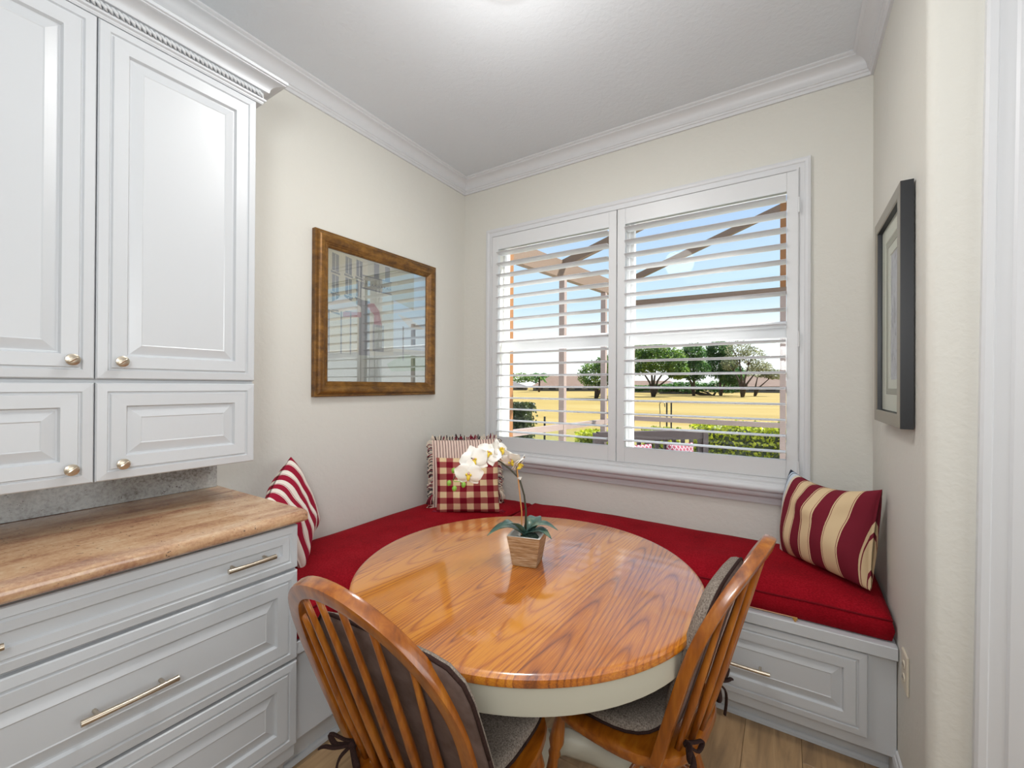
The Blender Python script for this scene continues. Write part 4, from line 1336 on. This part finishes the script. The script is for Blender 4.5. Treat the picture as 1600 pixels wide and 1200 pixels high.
    # pads (rounded slabs): seat pad and back pad are things of their own
    def pad(O, U, V, N, w, h, th_, name, label_, squ=3.4, bend=0.0):
        m = MB(); n = 44; vs = []
        lev = [(0.80, -0.5), (0.955, -0.44), (1.0, -0.22), (0.995, 0.05), (0.96, 0.30), (0.86, 0.48), (0.55, 0.56), (0.2, 0.58)]
        for s_, z in lev:
            for k in range(n):
                a = 2 * pi * k / n; ca, sa = cos(a), sin(a)
                rr_ = 1.0 / (abs(ca) ** squ + abs(sa) ** squ) ** (1 / squ)
                uu, vv = w / 2 * rr_ * ca * s_, h / 2 * rr_ * sa * s_
                vs.append(O + U * uu + V * vv + N * (z * th_ + bend * (uu / (w / 2)) ** 2))
        fs = []
        for i in range(len(lev) - 1):
            for k in range(n):
                fs.append((i * n + k, i * n + (k + 1) % n, (i + 1) * n + (k + 1) % n, (i + 1) * n + k))
        fs.append(tuple(range(n))[::-1]); fs.append(tuple((len(lev) - 1) * n + k for k in range(n)))
        m.add(vs, fs)
        for i in range(len(m.f)):
            if i < n * 2 or i == n * (len(lev) - 1): m.mi[i] = 1
        o = m.build(name, [MT['tweed'], MT['suede']], smooth=True, origin=O)
        tag(o, label_, 'cushion', None)
        ring = vs[2 * n:3 * n]
        MB().tube(list(ring) + [ring[0]], 0.004, 6).build('piping', MT['brown_pipe'], o, smooth=True)
        return o
    side = 'nearest chair at the left' if th < 2 else 'chair at the right'
    O = L(0.190, 0, z0 + 0.0165)
    sp = pad(O, R_, F, Zv, 0.360, 0.355, 0.030, 'seat_pad', 'grey tweed seat pad with brown piping on the ' + side)
    # back pad leans on the spindles
    Vb = (F * -sin(tilt) + Zv * cos(tilt)); Nb = (F * cos(tilt) + Zv * sin(tilt))
    return t, L, pad, Vb, Nb, F, R_, Zv, bp_, side
def crom(pts, k=5):
    pts = [Vector(p_) for p_ in pts]; q = []
    for i in range(len(pts) - 1):
        p0 = pts[max(i - 1, 0)]; p1 = pts[i]; p2 = pts[i + 1]; p3 = pts[min(i + 2, len(pts) - 1)]
        for j in range(k):
            t_ = j / k
            q.append(0.5 * ((2 * p1) + (-p0 + p2) * t_ + (2 * p0 - 5 * p1 + 4 * p2 - p3) * t_ * t_ + (-p0 + 3 * p1 - 3 * p2 + p3) * t_ ** 3))
    q.append(pts[-1])
    return q
def ties(o, P_, F, R_, s):
    m = MB(); rr = random.Random(int(P_.x * 1000))
    X1 = R_ * s
    B1 = -F
    def strap(pts, w=0.0062):
        m.tube(crom(pts), w, 8, flat=(0.45, 1.0))
    strap([P_, P_ + B1 * 0.022 + X1 * 0.014 + Vector((0, 0, 0.012)), P_ + B1 * 0.034 + X1 * 0.050 + Vector((0, 0, 0.020)), P_ + B1 * 0.028 + X1 * 0.040 - Vector((0, 0, 0.006)), P_ + B1 * 0.014 + X1 * 0.004])
    strap([P_, P_ + B1 * 0.022 - X1 * 0.014, P_ + B1 * 0.036 - X1 * 0.046 - Vector((0, 0, 0.010)), P_ + B1 * 0.028 - X1 * 0.032 - Vector((0, 0, 0.030)), P_ + B1 * 0.014])
    strap([P_ + B1 * 0.012, P_ + B1 * 0.034 + X1 * 0.016 - Vector((0, 0, 0.022)), P_ + B1 * 0.036 + X1 * 0.026 - Vector((0, 0, 0.060)), P_ + B1 * 0.034 + X1 * 0.016 - Vector((0, 0, 0.095))])
    strap([P_ + B1 * 0.012, P_ + B1 * 0.036 + X1 * 0.030 - Vector((0, 0, 0.004)), P_ + B1 * 0.040 + X1 * 0.062 - Vector((0, 0, 0.012)), P_ + B1 * 0.036 + X1 * 0.088 - Vector((0, 0, 0.030))])
    m.lathe([(0.001, -0.009), (0.008, -0.005), (0.009, 0.004), (0.001, 0.009)], 10, P_ + B1 * 0.012, B1)
    m.build('tie', MT['brown_pipe'], o, smooth=True)

c1 = windsor(1.249, -1.711, 1.598, 'bow back oak chair seen from behind at the near side of the table', a0=0.182, am=0.214, HB=0.556, tilt=0.367, bulge=0.035)
t, L, pad, Vb, Nb, F, R_, Zv, bp_, side = c1
Ob = bp_(0.052, 0.222) + Nb * 0.040
bpad = pad(Ob, R_, Vb, Nb, 0.410, 0.43, 0.028, 'back_pad', 'brown suede backed cushion tied inside the near chair back', 6.5)
ties(bpad, bp_(-0.155, 0.045) , F, R_, -1)
ties(bpad, bp_(0.155, 0.045), F, R_, 1)
c2 = windsor(1.717, -1.187, 3.027, 'bow back oak chair seen edge on at the right of the table', a0=0.180, am=0.182, HB=0.531, tilt=0.279, bulge=0.056, seat_w=0.210)
t, L, pad, Vb, Nb, F, R_, Zv, bp_, side = c2
Ob = bp_(-0.01, 0.240) + Nb * 0.060
bpad2 = pad(Ob, R_, Vb, Nb, 0.335, 0.395, 0.044, 'back_pad', 'grey tweed cushion tied inside the right chair back', 4.2)
ties(bpad2, bp_(-0.12, 0.03), F, R_, -1)
ties(bpad2, bp_(0.13, 0.05), F, R_, 1)

# ------------------------------------------------------------------ outdoors
# patio and field
struct(MB().box(-6.0, 8.0, 0.2, 3.35, -0.12, -0.02).build('patio', MT['paver']))
gm = MB(); vs = []; fs = []
xs = [-160, -90, -60, -45, -35, -28, -22, -17, -13, -9, -6, -3, 0, 3, 6, 12, 30, 80]
ys = [3.3, 4, 5, 7, 10, 14, 20, 28, 38, 50, 62, 74, 86, 110, 200]
def gz(x_, y_):
    z = -0.12 - 0.35 * min(1, max(0, (y_ - 5) / 12)) + 0.012 * max(0, y_ - 17)
    z += 0.35 * noise.noise(Vector((x_ * 0.05, y_ * 0.05, 3))) * min(1, max(0, (y_ - 12) / 20))
    return min(z, 0.75)
for j, y_ in enumerate(ys):
    for i, x_ in enumerate(xs):
        vs.append((x_, y_, gz(x_, y_)))
nx = len(xs)
for j in range(len(ys) - 1):
    for i in range(nx - 1):
        a = j * nx + i; fs.append((a, a + 1, a + nx + 1, a + nx))
gm.add(vs, fs)
g_ = gm.build('ground', MT['grass'], smooth=True); g_['kind'] = 'structure'

# screen enclosure
se = thing('screen_enclosure', 'aluminium pool cage frame outside the window', 'enclosure', (0.3, 3.0, -0.02))
def lw(y_): return 0.15 + (0.30 - 0.15) * (y_ - 0.7) / 2.3
def post(x_, y_, zt_, w=0.055, mat='cage'):
    MB().box(x_ - w / 2, x_ + w / 2, y_ - w / 2, y_ + w / 2, -0.02, zt_).build('post', MT[mat], se, bevel=0.002)
post(0.138, 0.365, 2.42, 0.06, 'cage_orange')
post(lw(1.23), 1.23, 2.44)
post(lw(2.14), 2.14, 2.44)
post(lw(2.97), 2.99, 2.44)
post(1.915, 3.0, 2.36)
MB().box(1.8875, 1.9425, 2.9725, 3.0275, 2.36, 3.30).build('post', MT['cage_orange'], se)
post(3.6, 3.0, 2.40)
MB().bar((lw(0.3), 0.3, 0.955), (lw(2.97), 2.97, 0.925), 0.05, 0.05).build('rail', MT['cage'], se)
MB().bar((0.3, 3.0, 0.925), (3.6, 3.0, 0.905), 0.05, 0.055).build('rail', MT['cage'], se)
MB().bar((lw(0.22), 0.22, 2.37), (lw(2.97), 2.97, 2.47), 0.06, 0.16).build('beam', MT['rafter'], se)
MB().bar((0.27, 3.0, 2.375), (3.6, 3.0, 2.33), 0.06, 0.07).build('beam', MT['rafter'], se)
MB().bar((lw(1.2), 1.2, 2.45), (1.9, 1.2, 2.98), 0.05, 0.07).build('rafter', MT['rafter'], se)
MB().bar((0.28, 3.0, 2.68), (2.4, 3.0, 3.42), 0.05, 0.07).build('rafter', MT['rafter'], se)

# leaf clusters
def leaf_mass(mb, centers, count, size, rr, mi=0, flat=0.7):
    for _ in range(count):
        c, rad = rr.choice(centers)
        d = Vector((rr.gauss(0, 1), rr.gauss(0, 1), rr.gauss(0, 1)))
        d.normalize()
        k = rr.uniform(0.55, 1.0)
        p_ = Vector(c) + Vector((d.x * rad[0], d.y * rad[1], d.z * rad[2])) * k
        u = Vector((rr.gauss(0, 1), rr.gauss(0, 1), rr.gauss(0, 1))).normalized()
        w = u.cross(Vector((rr.gauss(0, 1), rr.gauss(0, 1), rr.gauss(0, 1)))).normalized()
        s_ = size * rr.uniform(0.6, 1.3)
        mb.add([p_ - u * s_, p_ + w * s_ * flat, p_ + u * s_, p_ - w * s_ * flat], [(0, 1, 2, 3)], mi)
def tree(name, label, base, th_, crowns, mat, n, leafsz, seedv, trunks=1, group='trees beyond the golf field', spread=0.5):
    rr = random.Random(seedv)
    b = Vector(base); b.z = gz(b.x, b.y) - 0.1
    t = thing(name, label, 'tree', b, group)
    cs_ = [(Vector(c), r_) for c, r_ in crowns]
    tm = MB()
    top = max(c.z for c, _ in cs_)
    for c, r_ in cs_:
        mid = b.lerp(c, 0.45); mid.x = b.x + (c.x - b.x) * 0.25; mid.y = b.y
        tm.tube([b, mid, c], [th_, th_ * 0.6, th_ * 0.2], 7)
        for k in range(5):
            e_ = c + Vector((rr.uniform(-1, 1) * r_[0], rr.uniform(-1, 1) * r_[1], rr.uniform(-.3, 1) * r_[2])) * 0.8
            tm.tube([mid.lerp(c, 0.6), e_], [th_ * 0.3, th_ * 0.08], 5)
    tm.build('trunk', MT['trunk'], t, smooth=True)
    lm_ = MB(); leaf_mass(lm_, cs_, n, leafsz, rr)
    f_ = lm_.build('foliage', MT[mat], t); f_['kind'] = 'stuff'
    return t
tree('oak_tree', 'broad green oak at the left edge of the right window view', (-12.5, 53.6, 0), 0.2,
     [((-14.3, 53, 4.2), (2.4, 2, 1.6)), ((-12.0, 53.4, 4.6), (2.6, 2, 1.9)), ((-13.2, 53.4, 6.1), (2.9, 2, 1.2)), ((-10.3, 54, 4.6), (2.0, 1.6, 1.6)), ((-9.6, 54, 3.2), (1.4, 1.4, 1.0))], 'oakleaf', 9000, 0.15, 11)
tree('green_tree', 'dark green rounded tree right of the broad oak', (-8.9, 61, 0), 0.2,
     [((-9.0, 61, 5.8), (1.7, 1.5, 1.6)), ((-8.8, 61, 3.7), (2.1, 1.5, 1.7)), ((-10.4, 60.6, 4.4), (1.2, 1.2, 1.3))], 'treeleaf', 6500, 0.15, 12)
tree('green_tree', 'tall green tree at the middle of the tree line', (-6.0, 64.5, 0), 0.2,
     [((-6.2, 64, 6.3), (1.9, 1.5, 1.5)), ((-6.0, 64, 4.2), (2.2, 1.6, 1.9)), ((-4.6, 64, 3.0), (1.9, 1.4, 1.5))], 'treeleaf', 7000, 0.15, 13)
tree('sparse_tree', 'thin bare branched tree with pale leaves right of the tree line', (-2.9, 59.8, 0), 0.20,
     [((-3.4, 59.6, 6.0), (1.7, 1.4, 1.5)), ((-1.9, 59.6, 5.2), (1.7, 1.4, 1.2)), ((-4.3, 59.6, 4.4), (1.2, 1.2, 1.0)), ((-1.0, 59.9, 3.8), (1.4, 1.2, 0.8))], 'bareleaf', 2200, 0.12, 14)
tree('small_tree', 'small brownish leaning tree in front of the right house roof', (-1.9, 66, 0), 0.16,
     [((-1.4, 66, 3.4), (2.4, 1.4, 0.9)), ((0.4, 66, 3.0), (1.6, 1.2, 0.7))], 'bareleaf', 1800, 0.11, 15)
tree('bushy_tree', 'bushy bright green tree seen at the right of the left window', (-16.8, 45, 0), 0.2,
     [((-16.9, 45, 2.6), (2.2, 1.6, 1.7)), ((-15.3, 45.4, 3.6), (1.9, 1.5, 1.5)), ((-14.2, 45.8, 2.5), (1.6, 1.4, 1.6))], 'oakleaf', 6000, 0.13, 16)
tree('low_tree', 'low hazy green trees behind the grey roofed house', (-50, 96, 0), 0.25,
     [((-58.5, 96, 3.4), (4.0, 2, 1.4)), ((-53.0, 96, 3.4), (4.0, 2, 1.2)), ((-49, 96, 3.0), (3.0, 2, 1.0))], 'oakleaf', 1500, 0.25, 17)
tree('shade_tree', 'dark shrubby trees low under the tree line', (-7.2, 66, 0), 0.2,
     [((-10.5, 66, 1.2), (3.4, 1.2, 0.9)), ((-5.6, 66, 1.3), (3.0, 1.2, 1.0)), ((-14.5, 66, 1.1), (3.2, 1.2, 0.6)), ((-18.5, 66, 1.0), (2.5, 1.2, 0.5))], 'treeleaf', 5500, 0.15, 18)
# palm
pb = Vector((-36.9, 67.6, 0)); pb.z = gz(pb.x, pb.y) - .1
pmt = thing('palm_tree', 'distant palm tree in front of the tiled roof', 'tree', pb)
MB().tube([pb, pb + Vector((0.1, 0, 1.8)), pb + Vector((0, 0, 3.2))], [0.2, 0.15, 0.13], 8).build('trunk', MT['trunk'], pmt, smooth=True)
rr = random.Random(2)
top = pb + Vector((0, 0, 3.2))
for k in range(16):
    a = k * 2.4; el = rr.uniform(-0.3, 1.1)
    d = Vector((cos(a), sin(a), 0)); L_ = 1.7
    pts = [top + d * (L_ * s_) + Vector((0, 0, L_ * (sin(el) * s_ - 0.75 * s_ * s_))) for s_ in (0, 0.3, 0.6, 0.85, 1)]
    m = MB(); sd = d.cross(Vector((0, 0, 1)))
    vs = []
    for i, p_ in enumerate(pts):
        w = (0.05, 0.25, 0.28, 0.2, 0.02)[i]
        vs += [p_ + sd * w - Vector((0, 0, w * .5)), p_, p_ - sd * w - Vector((0, 0, w * .5))]
    fs = []
    for i in range(4):
        fs += [(i * 3, i * 3 + 1, i * 3 + 4, i * 3 + 3), (i * 3 + 1, i * 3 + 2, i * 3 + 5, i * 3 + 4)]
    m.add(vs, fs).build('frond', MT['treeleaf'], pmt)

# houses
def house(label, c, wx, wy, hz, rz, mat, rot=0.0, nwin=3):
    c = Vector((c[0], c[1], gz(c[0], c[1]) - 0.3))
    t = thing('house', label, 'house', c, 'houses beyond the golf field')
    Rm = Matrix.Rotation(rot, 4, 'Z')
    def T(v_): return c + Rm @ Vector(v_)
    m = MB().box(-wx / 2, wx / 2, -wy / 2, wy / 2, 0, hz); m.v = [tuple(T(v_)) for v_ in m.v]
    m.build('wall', MT['stucco'], t)
    m = MB(); ov = 0.5; rd = min(wx, wy) * 0.42
    vs = [(-wx / 2 - ov, -wy / 2 - ov, hz), (wx / 2 + ov, -wy / 2 - ov, hz), (wx / 2 + ov, wy / 2 + ov, hz), (-wx / 2 - ov, wy / 2 + ov, hz), (-wx / 2 + rd, 0, hz + rz), (wx / 2 - rd, 0, hz + rz)]
    m.add([T(v_) for v_ in vs], [(0, 1, 5, 4), (1, 2, 5), (2, 3, 4, 5), (3, 0, 4), (3, 2, 1, 0)])
    m.build('roof', MT[mat], t)
    for k in range(nwin):
        u = -wx / 2 + wx * (k + 0.5) / nwin
        m = MB().box(u - 0.7, u + 0.7, -wy / 2 - 0.06, -wy / 2 + 0.02, 0.6, min(hz - 0.2, 1.7)); m.v = [tuple(T(v_)) for v_ in m.v]
        m.build('window', MT['dark'], t)
house('large clay tile roofed house behind the palm', (-37.5, 80, 0), 13, 8, 1.15, 2.3, 'roof_tile', 0.45, 5)
house('low grey roofed house at the left end of the field', (-52.0, 80, 0), 9, 7, 1.0, 1.2, 'roof_grey', 0.5)
house('clay tile roofed house behind the bare tree', (-3.5, 88, 0), 13, 8, 1.3, 2.0, 'roof_tile', 0.1, 5)
house('pale flat roofed house between the tree trunks', (-13.4, 72, 0), 5, 4, 1.3, 1.0, 'roof_grey', 0.1, 2)
house('long low house behind the dark shrubs', (-19.5, 80, 0), 12, 7, 1.1, 1.3, 'roof_tile', 0.2, 4)

# hedges
def hedge(label, boxes, mat, n, size, seedv, group='hedges by the cage', name='hedge'):
    rr = random.Random(seedv)
    m = MB()
    for x0, x1, y0, y1, z0, z1 in boxes:
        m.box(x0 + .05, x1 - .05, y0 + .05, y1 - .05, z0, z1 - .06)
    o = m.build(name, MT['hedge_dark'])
    tag(o, label, 'hedge', group)
    lm_ = MB()
    for _ in range(n):
        x0, x1, y0, y1, z0, z1 = rr.choice(boxes)
        p_ = Vector((rr.uniform(x0, x1), rr.uniform(y0, y1), rr.uniform(z0, z1)))
        f_ = rr.random()
        if f_ < 0.45: p_.y = y0 + rr.uniform(-.04, .05)
        elif f_ < 0.85: p_.z = z1 + rr.uniform(-.06, .04)
        else: p_.x = (x0 if rr.random() < .5 else x1) + rr.uniform(-.04, .04)
        u = Vector((rr.gauss(0, 1), rr.gauss(0, 1), rr.gauss(0, 1))).normalized()
        w = u.cross(Vector((rr.gauss(0, 1), rr.gauss(0, 1), rr.gauss(0, 1)))).normalized()
        s_ = size * rr.uniform(.6, 1.3)
        lm_.add([p_ - u * s_, p_ + w * s_ * .6, p_ + u * s_, p_ - w * s_ * .6], [(0, 1, 2, 3)])
    f2 = lm_.build('foliage', MT[mat], o); f2['kind'] = 'stuff'
    return o
hedge('clipped yellow green hedge behind the patio sofa', [(0.85, 2.9, 3.9, 4.6, -0.15, 0.80)], 'hedge', 6000, 0.028, 21)
hedge('low yellow green shrubs at the left of the sofa', [(0.15, 0.62, 3.9, 4.5, -0.15, 0.66)], 'hedge', 1800, 0.028, 22)
hedge('low shrub row seen through the left shutter', [(-0.66, -0.16, 3.4, 3.9, -0.15, 0.62)], 'hedge', 3000, 0.028, 23)
hedge('dark clipped bush beside the orange post', [(-2.7, -1.86, 4.0, 4.35, -0.15, 0.98)], 'hedge_dark', 4200, 0.032, 24)

# patio sofa with slats
so = thing('patio_sofa', 'dark wooden patio sofa back with slats outside the window', 'sofa', (0.98, 1.85, -0.02))
A_, B2 = Vector((0.50, 1.30, 0)), Vector((1.27, 2.13, 0))
d_ = (B2 - A_).normalized()
MB().bar(A_ + Vector((0, 0, 0.865)), B2 + Vector((0, 0, 0.865)), 0.05, 0.09).build('top_rail', MT['sofa'], so, bevel=0.004)
MB().bar(A_ + Vector((0, 0, 0.42)), B2 + Vector((0, 0, 0.42)), 0.05, 0.07).build('lower_rail', MT['sofa'], so, bevel=0.004)
n_s = 12
for k in range(n_s):
    P_ = A_.lerp(B2, (k + 0.5) / n_s)
    MB().bar(P_ + Vector((0, 0, 0.45)), P_ + Vector((0, 0, 0.83)), 0.02, 0.035, upv=d_).build('slat', MT['sofa'], so)
for P_ in (A_, B2):
    MB().bar(P_ + Vector((0, 0, -0.02)), P_ + Vector((0, 0, 0.90)), 0.06, 0.06, upv=d_).build('post', MT['sofa'], so)
nrm = Vector((d_.y, -d_.x, 0))
MB().bar(A_ + nrm * 0.32 + Vector((0, 0, 0.36)), B2 + nrm * 0.32 + Vector((0, 0, 0.36)), 0.60, 0.10).build('seat', MT['sofa'], so)
for q_ in (0.04, 0.96):
    P_ = A_.lerp(B2, q_) + nrm * 0.58
    MB().bar(P_ + Vector((0, 0, -0.02)), P_ + Vector((0, 0, 0.36)), 0.05, 0.05, upv=d_).build('leg', MT['sofa'], so)
for (px_, lab) in (((0.745, 1.560), 'pink and white lattice outdoor pillow at the left of the sofa'), ((1.045, 1.885), 'pink and white lattice outdoor pillow at the right of the sofa')):
    P_ = Vector((px_[0], px_[1], 0)) + nrm * 0.09
    pillow('outdoor_pillow', lab, MT['pink'], (P_.x, P_.y, 0.415), d_, (0, 0, 1), nrm, 0.30, 0.385, 0.10, 0.03, 3.0, n=12, group='pillows on the patio sofa')

# poles and stakes
pl2 = thing('shepherd_hook', 'thin black garden hook standing beyond the cage rail', 'garden hook', (-0.28, 6.84, -0.15))
MB().tube([(-0.28, 6.84, gz(-0.28, 6.84)), (-0.29, 6.84, 0.8), (-0.30, 6.84, 0.95), (-0.26, 6.84, 1.04), (-0.20, 6.84, 0.98), (-0.19, 6.84, 0.90)], 0.008, 6).build('rod', MT['black'], pl2)
for x_, y_, lb_ in ((-1.35, 12.09, 'left of two short dark marker stakes on the golf field'), (-1.22, 12.14, 'right of two short dark marker stakes on the golf field')):
    tag(MB().tube([(x_, y_, gz(x_, y_) - .05), (x_, y_, 0.80)], 0.025, 8).build('stake', MT['black']), lb_, 'stake', 'marker stakes on the field')
tag(MB().tube([(-3.74, 8.18, gz(-3.74, 8.18) - 0.05), (-3.74, 8.18, 0.47)], [0.03, 0.03], 8).build('garden_post', MT['black']), 'short black path light post by the dark bush', 'post')
print('objects', len(bpy.data.objects))
